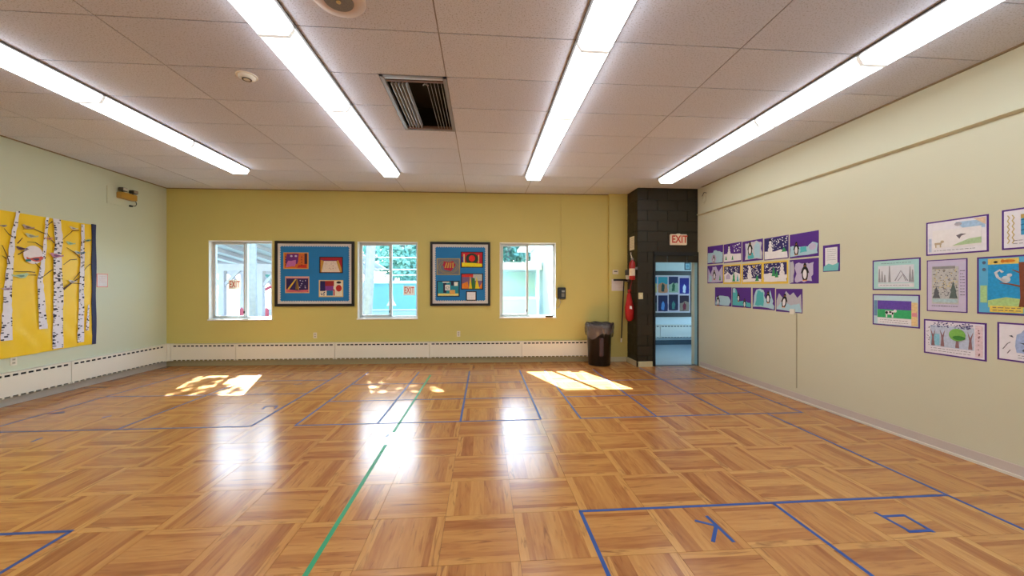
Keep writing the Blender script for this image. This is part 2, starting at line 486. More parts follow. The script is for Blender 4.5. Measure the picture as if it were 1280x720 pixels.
# baseboards
def baseboard(name, frame, x0, x1, h, t, material):
    m = MB().box(x0, x1, -t, 0, 0, h)
    return struct(m.build(name, material, loc=(frame.o[0], frame.o[1], 0.001), rz=frame.rz, bevel=0.003))
baseboard('baseboard_back', BACK, 0.02, 8.80, 0.10, 0.02, mat('tan_base', C(176, 160, 120), 0.5))
baseboard('baseboard_pilaster', BACK, 8.79, 9.15, 0.10, 0.095, M_BASE)
baseboard('baseboard_left', LEFT, -11.0, -0.02, 0.10, 0.02, mat('grey_base', C(186, 178, 166), 0.5))
bb = baseboard('baseboard_right', RIGHT, 0.02, 10.3, 0.10, 0.012, mat('right_base', C(204, 190, 182), 0.5))
qr = MB().box(0.02, 10.3, -0.026, -0.012, 0, 0.022).build('shoe_moulding', M_BASEW, bb, loc=(0, 0, 0))

# ------------------------------------------------------------------ dark block pier with the doorway
pier = struct(empty('wall_pier', (0, 0, 0)))
MB().box(3.022, 3.325, 7.209, 7.30, 0, H).build('mortar_core', M_MORTAR, pier)
MB().box(3.022, 3.20, 7.295, 7.82, 0, H).build('mortar_core', M_MORTAR, pier)
MB().box(3.30, 4.235, 7.209, 7.30, 2.235, H).build('mortar_core', M_MORTAR, pier)
JG = 0.007
blk_cache = {}
def block(x0, x1, y0, y1, z0, z1):
    dims = tuple(round(v, 4) for v in (x1 - x0, y1 - y0, z1 - z0))
    if dims not in blk_cache:
        o = MB().box(0, dims[0], 0, dims[1], 0, dims[2]).build('concrete_block', M_BLOCK, pier, bevel=0.004)
        blk_cache[dims] = o.data
    else: o = child(blk_cache[dims], 'concrete_block', pier)
    o.location = (x0, y0, z0)
zc, k = 0.0, 0
while zc < H - 0.01:
    z1 = min(zc + 0.2032, H) - JG
    # front face
    if z1 < 2.2:
        xs = [3.010, 3.328] if k % 2 else [3.010, 3.21, 3.328]
    else:
        xs = [3.010, 3.415, 3.82, 4.235] if k % 2 else [3.010, 3.21, 3.615, 4.02, 4.235]
    for a, b in zip(xs, xs[1:]):
        block(a, b - JG, 7.197, 7.215, zc, z1)
    ys = [7.222, 7.42, 7.80] if k % 2 else [7.222, 7.60, 7.80]
    for a, b in zip(ys, ys[1:]):
        block(3.010, 3.028, a, b - JG, zc, z1)
    zc += 0.2032; k += 1
struct(MB().box(2.985, 3.012, 7.172, 7.72, 0, 0.10).box(2.985, 3.30, 7.172, 7.197, 0, 0.10).build('baseboard_pier', M_BASE))
# door frame
door = struct(empty('door_1', (3.328, 7.19, 0)))
M_DFRAME = mat('door_frame_black', C(24, 28, 32), 0.4)
MB().box(0.0, 0.035, -0.012, 0.115, 0, 2.20).build('jamb', M_DFRAME, door)
MB().box(0.900, 0.915, -0.012, 0.115, 0, 2.20).build('jamb', M_DFRAME, door)
MB().box(0.0, 0.915, -0.012, 0.115, 2.165, 2.235).build('head', M_DFRAME, door)
MB().box(0.035, 0.888, 0.02, 0.10, 0.0, 0.012).build('threshold', M_GREY, door)
MB().box(0.893, 0.901, 0.02, 0.11, 0.0, 2.165).build('door_stop', mat('door_stop_hall_lit', C(150, 190, 196), 0.4), door)  # pale blue puts the hall's daylight into the stop's colour

# hall beyond the doorway
HX0, HX1, HY0, HY1, HH = 3.2, 6.4, 7.30, 9.95, 2.75
struct(MB().box(HX0, HX1, HY0 - 0.12, HY1, -0.12, -0.001).build('floor_hall', M_HALLF))
struct(MB().box(HX0, HX1, HY0, HY1 + 0.2, HH, HH + 0.1).build('ceiling_hall', M_HALL))
struct(MB().box(HX0, HX1, HY1, HY1 + 0.2, -0.1, HH).build('wall_hall_far', M_HALL))
struct(MB().box(HX1, HX1 + 0.2, HY0, HY1, -0.1, 0.5).box(HX1, HX1 + 0.2, HY0, HY1, 2.5, HH).box(HX1, HX1 + 0.2, HY0, 7.6, 0.5, 2.5).box(HX1, HX1 + 0.2, 9.75, HY1, 0.5, 2.5).build('wall_hall_end', M_HALL))
struct(MB().box(4.46, HX1, HY0 - 0.15, HY0, -0.1, HH).build('wall_hall_near', M_HALL))
struct(MB().box(4.25, 4.46, 7.31, 7.45, -0.1, HH).build('trim_5', M_HALL))
struct(MB().box(HX0 - 0.15, HX0, 7.82, HY1, -0.1, HH).build('wall_hall_left', M_HALL))
struct(MB().box(2.1, 2.35, 8.06, 16.5, -0.3, 3.1).build('wall_wing', mat('wing_siding', C(176, 190, 192), 0.7)))
struct(MB().box(1.55, 8.0, 8.05, 16.8, 3.1, 3.22).build('roof_wing', mat('soffit', C(190, 200, 200), 0.7)))
added_hallwin = struct(empty('window_4', (HX1 + 0.08, 7.6, 0.5)))  # unseen end window, added to bring daylight into the hall
MB().box(-0.02, 0.02, 0, 2.15, 0, 0.05).box(-0.02, 0.02, 0, 2.15, 1.95, 2.0).box(-0.02, 0.02, 0, 0.05, 0, 2.0).box(-0.02, 0.02, 2.10, 2.15, 0, 2.0).box(-0.02, 0.02, 1.05, 1.1, 0, 2.0).build('frame', M_WHITEFRAME, added_hallwin)
MB().box(-0.003, 0.003, 0.05, 2.1, 0.05, 1.95).build('pane', M_GLASS, added_hallwin)

# ------------------------------------------------------------------ windows of the back wall
for n, (x0, x1, z0, z1) in enumerate(WIN):
    w = struct(empty('window_%d' % (n + 1), BACK.at(x0, z0), BACK.rz))
    W, Z = x1 - x0, z1 - z0
    m = MB()
    m.box(0, 0.012, -0.004, 0.17, 0, Z); m.box(W - 0.012, W, -0.004, 0.17, 0, Z); m.box(0, W, -0.004, 0.17, Z - 0.012, Z)
    m.build('reveal', M_WHITE, w)
    MB().box(-0.01, W + 0.01, -0.025, 0.17, -0.012, 0.016).build('sill', M_WHITE, w, bevel=0.004)
    f = MB(); a, b = 0.012, W - 0.012; c, d = 0.016, Z - 0.012; t = 0.035
    f.box(a, a + t, 0.10, 0.17, c, d); f.box(b - t, b, 0.10, 0.17, c, d); f.box(a, b, 0.10, 0.17, c, c + t); f.box(a, b, 0.10, 0.17, d - t, d)
    f.build('frame', M_WHITEFRAME, w)
    xm = W * 0.53 if n != 2 else W * 0.5
    MB().box(xm - 0.012, xm + 0.022, 0.11, 0.165, c + t, d - t).build('mullion', M_WHITEFRAME, w)
    s = MB(); s0, s1 = a + t, xm
    s.box(s0, s0 + 0.026, 0.085, 0.112, c + t, d - t); s.box(s1 - 0.03, s1, 0.085, 0.112, c + t, d - t)
    s.box(s0, s1, 0.085, 0.112, c + t, c + t + 0.028); s.box(s0, s1, 0.085, 0.112, d - t - 0.026, d - t)
    so = s.build('sash', M_WHITEFRAME, w)
    MB().box(s0 + 0.026, s1 - 0.03, 0.096, 0.100, c + t + 0.028, d - t - 0.026).build('pane', M_GLASS, so)
    MB().box(s1 - 0.026, s1 - 0.008, 0.070, 0.086, 0.12, 0.17).build('latch', M_BLACKP, so)
    MB().box(xm + 0.022, b - t, 0.134, 0.138, c + t, d - t).build('pane', M_GLASS, w)
for n, (x0, x1, z0, z1) in enumerate(ADDED_RWIN):          # unseen right-wall windows beside and behind the viewer, added for cool daylight
    w = struct(empty('window_%d' % (n + 5), RIGHT.at(x0, z0), RIGHT.rz)); W, Z = x1 - x0, z1 - z0
    MB().box(0, 0.04, 0.06, 0.14, 0, Z).box(W - 0.04, W, 0.06, 0.14, 0, Z).box(0, W, 0.06, 0.14, 0, 0.04).box(0, W, 0.06, 0.14, Z - 0.04, Z).box(W / 2 - 0.02, W / 2 + 0.02, 0.06, 0.14, 0, Z).build('frame', M_WHITEFRAME, w)
    MB().box(-0.01, W + 0.01, -0.02, 0.14, -0.012, 0.012).build('sill', M_WHITE, w)
    MB().box(0.04, W / 2 - 0.02, 0.098, 0.102, 0.04, Z - 0.04).build('pane', M_GLASS, w)
    MB().box(W / 2 + 0.02, W - 0.04, 0.098, 0.102, 0.04, Z - 0.04).build('pane', M_GLASS, w)
# little block wedged on the sill of the right window
tag(MB().box(0, 0.16, -0.05, 0.0, 0, 0.035).build('sill_stick', mat('dark_stick', C(70, 56, 40), 0.7), loc=BACK.at(7.46, 0.929, 0.02), rz=BACK.rz),
    'short dark stick lying on sill of window beside black wall phone', 'stick')
def sticker_mat():
    m = mat('sticker_cream', C(252, 246, 236), 0.6); nt = m.node_tree; b = nt.nodes['Principled BSDF']
    tl = nt.nodes.new('ShaderNodeBsdfTranslucent'); tl.inputs[0].default_value = C(252, 246, 236) + (1,)
    mx = nt.nodes.new('ShaderNodeMixShader'); mx.inputs[0].default_value = 0.18
    nt.links.new(b.outputs[0], mx.inputs[1]); nt.links.new(tl.outputs[0], mx.inputs[2])
    nt.links.new(mx.outputs[0], nt.nodes['Material Output'].inputs['Surface'])
    return m
def exit_sticker(x, z, label, off):
    t = thing('exit_sticker', label, 'sign', BACK.at(x, z, off), BACK.rz, 'exit stickers on the windows')
    MB().box(-0.118, 0.118, 0, 0.002, -0.097, 0.097).build('backing', sticker_mat(), t)
    text_mesh('lettering', 'EXIT', 0.185, M_EXITRED, t, (0, -0.001, 0), 0.001, 0.54, 0.0015)
exit_sticker(1.225, 1.597, 'red EXIT sticker on left pane of window with timber shelter outside', -0.082)
exit_sticker(4.655, 1.477, 'red EXIT sticker on right pane of window between the two bulletin boards', -0.128)

# ------------------------------------------------------------------ convector covers along the walls
M_TOE = mat('heater_shadow', C(60, 48, 36), 0.8)
def heater(frame, x0, x1, label, z0=0.112, z1=0.44, dep=0.085, name='heater_cover', group='baseboard heater covers'):
    t = thing(name, label, 'heater', frame.at(x0, 0, 0.0), frame.rz, group)
    W = x1 - x0
    MB().box(0.01, W - 0.01, -dep + 0.012, -0.001, z0 + 0.01, z1 - 0.02).build('fin_core', M_DARK, t)
    p = MB(); f0, f1 = -dep, -dep + 0.006
    sz0, sz1 = z1 - 0.052, z1 - 0.026      # top slots
    bz = z0 + 0.022                        # bottom slots cut the lower edge
    p.box(0.002, W - 0.002, f0, f1, bz, sz0)
    p.box(0.002, W - 0.002, f0, f1, sz1, z1)
    p.box(0.002, W - 0.002, f0, -0.001, z1 - 0.004, z1)
    p.box(0.002, 0.006, f0, -0.001, z0, z1); p.box(W - 0.006, W - 0.002, f0, -0.001, z0, z1)
    n = max(3, int(W / 0.086)); pitch = (W - 0.06) / n
    for i in range(n + 1):
        x = 0.03 + i * pitch
        p.box(x - 0.012, x + 0.012, f0, f1, sz0, sz1)
        p.box(x - 0.012, x + 0.012, f0, f1, z0, bz)
    p.box(0.002, 0.03, f0, f1, sz0, sz1); p.box(W - 0.03, W - 0.002, f0, f1, sz0, sz1)
    p.build('front_panel', M_HEATER, t)
    return t
hb = [0.146, 1.355, 3.244, 5.102, 6.969, 8.44]
hl = ['short white heater cover in the corner below left window', 'white heater cover below the wide bulletin board',
      'white heater cover below middle window', 'white heater cover below the squarer bulletin board',
      'white heater cover below right window ending behind the bin']
for a, b, l in zip(hb, hb[1:], hl): heater(BACK, a, b, l)
heater(LEFT, -1.824, -0.146, 'white heater cover on left wall nearest the corner')
heater(LEFT, -3.70, -1.824, 'white heater cover on left wall below the birch mural')
cf = thing('heater_corner', 'plain white corner piece joining heater covers of both walls', 'heater', BACK.at(0.0, 0), BACK.rz)
MB().box(0.0, 0.144, -0.09, -0.002, 0.112, 0.445).box(0.002, 0.09, -0.144, -0.088, 0.112, 0.445).build('cover', M_HEATER, cf, bevel=0.004)

# ------------------------------------------------------------------ fluorescent rows
M_HOUS = mat('fixture_metal', C(88, 80, 78), 0.5)
M_CAP = mat('fixture_cap', C(222, 222, 216), 0.5)
M_CAP.node_tree.nodes['Principled BSDF'].inputs['Emission Color'].default_value = (0.95, 0.98, 1, 1)
M_CAP.node_tree.nodes['Principled BSDF'].inputs['Emission Strength'].default_value = 0.45      # acrylic end plates glow
lens_prof = [(-0.135, -0.012), (-0.140, -0.035), (-0.105, -0.088), (0.105, -0.088), (0.140, -0.035), (0.135, -0.012)]
hp = MB().sweep_y([(-0.155, 0.0), (-0.155, -0.014), (0.155, -0.014), (0.155, 0.0)], -0.603, 0.603).build('housing', M_HOUS)
lp = MB().sweep_y(lens_prof, -0.588, 0.588).build('lens', M_LENS)
cp = MB().sweep_y([(a * 1.03, b * 1.03) for a, b in lens_prof], 0.586, 0.602).build('end_cap', M_CAP)
cp2 = MB().sweep_y([(a * 1.03, b * 1.03) for a, b in lens_prof], -0.602, -0.586).build('end_cap', M_CAP)
protos = (hp.data, lp.data, cp.data, cp2.data)
for o in (hp, lp, cp, cp2): bpy.data.objects.remove(o)
ROWS = [(-3.945, 'row nearest the left wall'), (-1.535, 'row between smoke detector and ceiling vent'),
        (0.885, 'row right of the ceiling vent'), (3.265, 'row nearest the right wall')]
ORD = ['window-end', 'second-from-window', 'third-from-window', 'fourth-from-window', 'fifth-from-window', 'sixth-from-window', 'seventh-from-window', 'rear-end']
for rx, rl in ROWS:
    for k in range(8):
        yc = 6.555 - 0.602 - k * 1.204
        t = thing('fluorescent_light', '%s fluorescent light of the %s' % (ORD[k], rl), 'ceiling light', (rx, yc, H - 0.004), 0, 'fluorescent ceiling lights')
        for nm, me in zip(('housing', 'lens', 'end_cap', 'end_cap'), protos): child(me, nm, t)

# ------------------------------------------------------------------ ceiling fittings
v = thing('ceiling_vent', 'open grey louvred vent with dark middle set in the ceiling', 'vent', (0, 0, H))
x0, x1, y0, y1 = VENT
m = MB()
m.box(x0, x0 + 0.035, y0, y1, -0.008, 0.03); m.box(x1 - 0.035, x1, y0, y1, -0.008, 0.03)
m.box(x0, x1, y0, y0 + 0.03, -0.008, 0.03); m.box(x0, x1, y1 - 0.03, y1, -0.008, 0.03)
m.build('frame', mat('vent_metal', C(150, 146, 148), 0.4, metal=0.3), v, bevel=0.002)
m = MB()
m.box(x0, x0 + 0.01, y0, y1, 0.03, 0.28); m.box(x1 - 0.01, x1, y0, y1, 0.03, 0.28)
m.box(x0, x1, y0, y0 + 0.01, 0.03, 0.28); m.box(x0, x1, y1 - 0.01, y1, 0.03, 0.28); m.box(x0, x1, y0, y1, 0.27, 0.28)
m.build('duct_box', M_DARK, v)
M_BLADE = mat('vent_blade', C(196, 198, 206), 0.35, metal=0.2)
for i in range(5):
    for sx, xa in ((1, x0 + 0.07), (-1, x1 - 0.06)):
        xx = xa + sx * i * 0.034
        MB().sweep_y([(xx, 0.0), (xx + 0.004, 0.0), (xx + 0.004 + sx * 0.012, 0.045), (xx + sx * 0.012, 0.045)], y0 + 0.16, y1 - 0.06).build('blade', M_BLADE, v)
M_BROWNB = mat('vent_brown', C(122, 92, 78), 0.5)
for yy in (y0 + 0.05, y0 + 0.10): MB().box(x0 + 0.035, x1 - 0.035, yy, yy + 0.03, 0.005, 0.03).build('cross_bar', M_BLADE if yy < y0 + 0.08 else M_BROWNB, v)
MB().box(x0 + 0.035, x1 - 0.035, y1 - 0.055, y1 - 0.03, 0.0, 0.03).build('cross_bar', M_BROWNB, v)
MB().tube([(x1 - 0.24, y0 + 0.2, 0.02), (x1 - 0.22, y0 + 0.16, 0.012), (x1 - 0.19, y0 + 0.2, 0.02)], 0.006).build('latch_wire', M_BLADE, v)

sp = thing('ceiling_speaker', 'round ceiling speaker with dark grille between the lights', 'speaker', (-0.97, 2.66, H))
MB().lathe([(0.0, -0.012), (0.09, -0.012), (0.105, -0.016), (0.165, -0.012), (0.175, 0.0)], 40).build('plate', mat('speaker_plate', C(206, 188, 180), 0.5), sp, smooth=True)
MB().lathe([(0.0, -0.020), (0.095, -0.018), (0.098, -0.010)], 32).build('grille', mat('speaker_grille', C(120, 110, 98), 0.5, metal=0.5, var=0.5, scale=180), sp)
MB().lathe([(0.0, -0.028), (0.014, -0.026), (0.016, -0.016)], 16).build('centre_screw', mat('brass', C(200, 170, 110), 0.4, metal=0.6), sp)

sd = thing('smoke_detector', 'small round cream smoke detector on the ceiling', 'smoke detector', (-2.165, 3.69, H))
MB().lathe([(0.0, -0.034), (0.035, -0.034), (0.045, -0.026), (0.066, -0.022), (0.07, 0.0)], 28).build('body', M_WHITE, sd, smooth=True)
MB().lathe([(0.028, -0.0355), (0.04, -0.0355), (0.04, -0.032)], 24).build('sensor_ring', mat('detector_slot', C(90, 80, 70), 0.6), sd)
MB().lathe([(0.068, -0.006), (0.085, -0.006), (0.088, 0.0)], 28).build('base_ring', M_WHITE, sd)

# ------------------------------------------------------------------ layered paper pictures
class Art:
    """A sheet on a wall with cut or drawn layers; outlines in 0..1 of the sheet."""
    def __init__(s, name, frame, x, z, w, h, label, cat, back, off=0.0, group=None, tilt=0.0, curl=0.0):
        s.w, s.h = w, h
        s.t = thing(name, label, cat, frame.at(x, z, off), frame.rz, group)
        s.t.rotation_euler = (0, R(tilt), frame.rz)
        s.n = 0
        if back is not None:
            s.layer('backing_sheet', [rec(0, 1, 0, 1)], back, 0)
    def layer(s, name, polys, material, lv, parent=None, is_stuff=False):
        m = MB(); y1 = -0.0015 * lv; y0 = y1 - 0.0015
        for p in polys:
            m.prism_xz([((q[0] - 0.5) * s.w, (q[1] - 0.5) * s.h) for q in p], y0, y1 + 0.0004)
        o = m.build(name, material, parent or s.t)
        if is_stuff: stuff(o)
        return o
def jag(pts, seed, amp=0.03, n=3):
    r = random.Random(seed); out = []
    for i, p in enumerate(pts):
        q = pts[(i + 1) % len(pts)]
        for k in range(n):
            f = k / n
            out.append((p[0] + (q[0] - p[0]) * f + (r.uniform(-amp, amp) if k else 0), p[1] + (q[1] - p[1]) * f + (r.uniform(-amp, amp) if k else 0)))
    return [(min(max(a, 0.015), 0.985), min(max(b, 0.015), 0.985)) for a, b in out]
P_WHITE, P_ICE, P_LILAC = paper(238, 236, 240), paper(176, 212, 226), paper(196, 186, 216)
P_TEAL, P_GREEN, P_NIGHT = paper(84, 188, 196), paper(52, 150, 96), paper(46, 38, 104)
P_BLACK, P_ORANGE, P_YEL, P_GREYL = paper(24, 22, 28), paper(230, 140, 50), paper(236, 204, 84), paper(190, 188, 200)
def penguin(a, cx, cz, s, lv=3, lean=0.0):
    k = a.w / a.h
    def q(pts): return [(cx + (x + y * lean) * s, cz + y * s * k) for x, y in pts]
    body = q([(-0.04, 0.5), (0.04, 0.5), (0.09, 0.4), (0.09, 0.3), (0.17, 0.2), (0.27, -0.08), (0.19, -0.02), (0.18, -0.25), (0.12, -0.42), (-0.12, -0.42), (-0.18, -0.25), (-0.19, -0.02), (-0.27, -0.08), (-0.17, 0.2), (-0.09, 0.3), (-0.09, 0.4)])
    p = a.layer('penguin', [body], P_BLACK, lv)
    a.layer('belly', [q(ell(0, -0.1, 0.115, 0.26))], P_WHITE, lv + 1, p)
    a.layer('beak', [q([(-0.02, 0.36), (0.08, 0.34), (-0.02, 0.31)])], P_ORANGE, lv + 1, p)
    a.layer('feet', [q(rec(-0.13, -0.02, -0.46, -0.41)), q(rec(0.02, 0.13, -0.46, -0.41))], P_ORANGE, lv + 1, p)
def snowman(a, cx, z0, s, lv=3, hat=True):
    k = a.w / a.h
    def q(pts): return [(cx + x * s, z0 + y * s * k) for x, y in pts]
    p = a.layer('snowman', [q(ell(0, 0.26, 0.27, 0.28)), q(ell(0, 0.66, 0.19, 0.2)), q(ell(0, 0.96, 0.14, 0.14))], P_WHITE, lv)
    if hat: a.layer('hat', [q(rec(-0.17, 0.17, 1.07, 1.11)), q(rec(-0.11, 0.11, 1.1, 1.27))], P_BLACK, lv + 1, p)
    a.layer('buttons', [q(ell(0, z, 0.025, 0.025, 6)) for z in (0.35, 0.55, 0.7)], P_BLACK, lv + 1, p)
def dots(a, x0, x1, z0, z1, n, seed, r=0.014, lv=2, material=None, name='snow_dots'):
    g = random.Random(seed); k = a.w / a.h
    a.layer(name, [ell(g.uniform(x0, x1), g.uniform(z0, z1), r * g.uniform(.7, 1.3), r * k * g.uniform(.7, 1.3), 6) for _ in range(n)], material or P_WHITE, lv, is_stuff=True)
def fir(a, cx, z0, w, h, material, lv=3, name='fir_tree'):
    a.layer(name, [[(cx - w / 2, z0), (cx + w / 2, z0), (cx + w * .25, z0 + h * .4), (cx + w * .35, z0 + h * .4), (cx, z0 + h), (cx - w * .35, z0 + h * .4), (cx - w * .25, z0 + h * .4)]], material, lv)
def writing(a, x0, x1, z0, z1, rows, seed, material=None, lv=3, name='handwriting'):
    g = random.Random(seed); ps = []
    for r in range(rows):
        z = z1 - (z1 - z0) * (r + 0.5) / rows; x = x0
        while x < x1 - 0.03:
            w = g.uniform(0.02, 0.06); ps.append(rec(x, min(x + w, x1), z - 0.004, z + 0.006)); x += w + g.uniform(.012, .025)
    a.layer(name, ps, material or crayon(96, 90, 110), lv, is_stuff=True)

G1 = 'winter collages on the right wall'
def pg(x, z, label, back=None, w=0.452, h=0.33, tilt=0.0):
    return Art('winter_collage', RIGHT, x, z, w, h, label, 'picture', back or M_PURPLE, group=G1, tilt=tilt)
a = pg(0.471, 2.138, 'purple collage with tiny penguin under pale ice mound, top row nearest the doorway', tilt=1.0)
a.layer('ice', [jag([(0.02, 0.06), (0.97, 0.06), (0.98, 0.6), (0.75, 0.68), (0.5, 0.75), (0.3, 0.62), (0.03, 0.64)], 1, 0.03)], P_ICE, 1)
a.layer('ice_cave', [ell(0.43, 0.28, 0.16, 0.24)], P_LILAC, 2); penguin(a, 0.44, 0.26, 0.32, 3)
a = pg(0.943, 2.130, 'purple collage of a snowman on white snow with snowflakes at its right')
a.layer('snow_ground', [[(0.02, 0.06), (0.97, 0.08), (0.97, 0.42), (0.6, 0.44), (0.3, 0.5), (0.02, 0.47)]], P_WHITE, 1); snowman(a, 0.32, 0.40, 0.31, 2)
dots(a, 0.5, 0.95, 0.55, 0.92, 22, 3, 0.02); fir(a, 0.15, 0.16, 0.1, 0.22, P_GREEN); fir(a, 0.52, 0.14, 0.1, 0.22, P_GREEN)
a = pg(1.414, 2.122, 'purple collage of crowded ice shapes around a big penguin left of centre')
a.layer('ice', [jag([(0.14, 0.08), (0.95, 0.05), (0.95, 0.8), (0.7, 0.95), (0.35, 0.9), (0.15, 0.85)], 5, 0.05)], paper(206, 206, 214), 1)
a.layer('ice_tower', [jag([(0.62, 0.15), (0.9, 0.12), (0.85, 0.75), (0.72, 0.9), (0.6, 0.7)], 6, 0.03)], P_ICE, 2)
a.layer('teal_pool', [jag([(0.3, 0.12), (0.6, 0.15), (0.55, 0.4), (0.3, 0.38)], 7, 0.03)], P_TEAL, 2); penguin(a, 0.4, 0.6, 0.5, 3)
a = pg(1.891, 2.112, 'night collage of a tall snowman with small dark hat and many snowflakes')
a.layer('night_sky', [rec(0.03, 0.97, 0.3, 0.96)], P_NIGHT, 1); dots(a, 0.3, 0.95, 0.45, 0.94, 44, 11, 0.018)
a.layer('snow_ground', [[(0.03, 0.04), (0.97, 0.04), (0.95, 0.3), (0.7, 0.42), (0.45, 0.36), (0.03, 0.4)]], P_WHITE, 2); snowman(a, 0.27, 0.32, 0.36, 3); fir(a, 0.83, 0.3, 0.2, 0.2, P_GREEN)
a = pg(2.363, 2.105, 'purple collage of a penguin on a low ice strip, beside the purple title notice')
a.layer('ice', [jag([(0.0, 0.06), (0.96, 0.12), (0.97, 0.5), (0.8, 0.58), (0.65, 0.42), (0.4, 0.44), (0.15, 0.5), (0.02, 0.5)], 12, 0.02)], P_ICE, 1)
a.layer('teal_patch', [jag([(0.38, 0.2), (0.62, 0.22), (0.6, 0.44), (0.4, 0.44)], 13, 0.02)], P_TEAL, 2); a.layer('lilac_swirl', [ell(0.8, 0.4, 0.12, 0.14)], P_LILAC, 2); penguin(a, 0.25, 0.38, 0.42, 3)
a = pg(0.469, 1.782, 'purple collage of penguin beneath tall lilac ice, middle row nearest the doorway')
a.layer('ice', [jag([(0.03, 0.06), (0.97, 0.08), (0.95, 0.92), (0.75, 0.6), (0.6, 0.9), (0.35, 0.92), (0.25, 0.5), (0.06, 0.85)], 15, 0.03)], P_LILAC, 1)
a.layer('ice_highlight', [jag([(0.1, 0.1), (0.3, 0.1), (0.3, 0.4), (0.12, 0.5)], 16, 0.02)], P_ICE, 2); penguin(a, 0.47, 0.45, 0.42, 3); fir(a, 0.83, 0.15, 0.1, 0.3, P_GREEN)
def yframe(x, z, label, w=0.452):
    a = pg(x, z, label, P_YEL, w=w); a.layer('night_sky', [rec(0.06, 0.95, 0.1, 0.93)], P_NIGHT, 1); return a
a = yframe(0.930, 1.764, 'yellow-mounted collage of white houses and a green tree under falling snow')
dots(a, 0.08, 0.93, 0.6, 0.91, 30, 21, 0.02); a.layer('snow_ground', [jag([(0.06, 0.1), (0.95, 0.1), (0.95, 0.5), (0.7, 0.62), (0.5, 0.45), (0.25, 0.62), (0.06, 0.5)], 22, 0.02)], P_WHITE, 2)
a.layer('house', [[(0.18, 0.25), (0.42, 0.25), (0.42, 0.42), (0.3, 0.55), (0.18, 0.42)]], P_LILAC, 3); fir(a, 0.62, 0.14, 0.16, 0.5, P_GREEN); fir(a, 0.83, 0.14, 0.12, 0.34, P_TEAL)
a = yframe(1.405, 1.759, 'yellow-mounted collage of a snowman in thick snowfall below a yellow star')
dots(a, 0.08, 0.93, 0.25, 0.91, 60, 23, 0.02); a.layer('snow_ground', [jag([(0.06, 0.1), (0.95, 0.1), (0.95, 0.22), (0.5, 0.28), (0.06, 0.22)], 24, 0.01)], P_WHITE, 2); snowman(a, 0.4, 0.24, 0.42, 3, False); fir(a, 0.76, 0.14, 0.18, 0.3, P_GREEN)
a.layer('star', [[(0.62 + (0.07 if i % 2 == 0 else 0.03) * math.cos(i * math.pi / 5), 0.82 + (0.1 if i % 2 == 0 else 0.04) * math.sin(i * math.pi / 5)) for i in range(10)]], P_YEL, 3)
a = yframe(1.871, 1.757, 'yellow-mounted collage of two green figures beside a snowman at right', 0.478)
dots(a, 0.08, 0.93, 0.55, 0.91, 40, 25, 0.018); a.layer('snow_ground', [jag([(0.06, 0.1), (0.95, 0.1), (0.95, 0.4), (0.6, 0.36), (0.3, 0.5), (0.06, 0.46)], 26, 0.02)], P_WHITE, 2); snowman(a, 0.78, 0.32, 0.36, 3, False); fir(a, 0.46, 0.34, 0.16, 0.42, P_GREEN); fir(a, 0.58, 0.28, 0.14, 0.3, P_GREEN)
a = pg(2.363, 1.753, 'purple collage of a large penguin on a torn lilac ice square')
a.layer('ice', [jag([(0.2, 0.08), (0.78, 0.1), (0.84, 0.85), (0.22, 0.82)], 31, 0.05, 5)], P_LILAC, 1); a.layer('torn_strip', [jag([(0.0, 0.02), (0.13, 0.05), (0.17, 0.5), (0.12, 0.95), (0.0, 0.93)], 32, 0.02)], P_GREYL, 1); penguin(a, 0.55, 0.46, 0.55, 2)
a = pg(0.697, 1.377, 'purple collage of a round penguin at left on a flat ice floe, lowest row')
a.layer('ice', [jag([(0.03, 0.05), (0.85, 0.04), (0.95, 0.3), (0.8, 0.52), (0.3, 0.55), (0.1, 0.48)], 33, 0.03)], P_ICE, 1); penguin(a, 0.2, 0.26, 0.45, 2)
a = pg(1.162, 1.373, 'purple collage of two penguins below a teal ice column at left')
a.layer('ice', [jag([(0.03, 0.1), (0.96, 0.04), (0.95, 0.25), (0.7, 0.34), (0.42, 0.3), (0.3, 0.6), (0.2, 0.95), (0.05, 0.95)], 34, 0.03)], P_TEAL, 1); a.layer('ice_top', [jag([(0.05, 0.75), (0.2, 0.72), (0.18, 0.96), (0.05, 0.96)], 35, 0.02)], P_ICE, 2); penguin(a, 0.36, 0.5, 0.34, 2); penguin(a, 0.68, 0.22, 0.34, 2)
a = pg(1.648, 1.367, 'purple collage with big teal ice cliffs and a penguin at the right')
a.layer('ice', [jag([(0.02, 0.1), (0.95, 0.04), (0.93, 0.4), (0.8, 0.9), (0.72, 0.55), (0.6, 0.5), (0.5, 0.9), (0.3, 0.95), (0.15, 0.85)], 36, 0.04)], P_ICE, 1); a.layer('teal_cliff', [jag([(0.12, 0.2), (0.5, 0.15), (0.5, 0.8), (0.25, 0.88)], 37, 0.04)], P_TEAL, 2); penguin(a, 0.72, 0.56, 0.42, 3)
a = pg(2.119, 1.354, 'purple collage of a penguin before jagged grey mountains, lowest row end')
a.layer('mountains', [[(0.02, 0.1), (0.98, 0.03), (0.95, 0.78), (0.82, 0.62), (0.68, 0.85), (0.55, 0.72), (0.4, 0.9), (0.28, 0.6), (0.12, 0.8), (0.03, 0.5)]], P_GREYL, 1); a.layer('ice', [jag([(0.03, 0.1), (0.97, 0.04), (0.9, 0.4), (0.6, 0.3), (0.2, 0.42)], 38, 0.03)], P_ICE, 2); penguin(a, 0.34, 0.48, 0.46, 3, 0.15)
a = Art('title_notice', RIGHT, 2.760, 1.898, 0.224, 0.33, 'small purple-mounted notice hung beside the winter collages', 'notice', M_PURPLE)
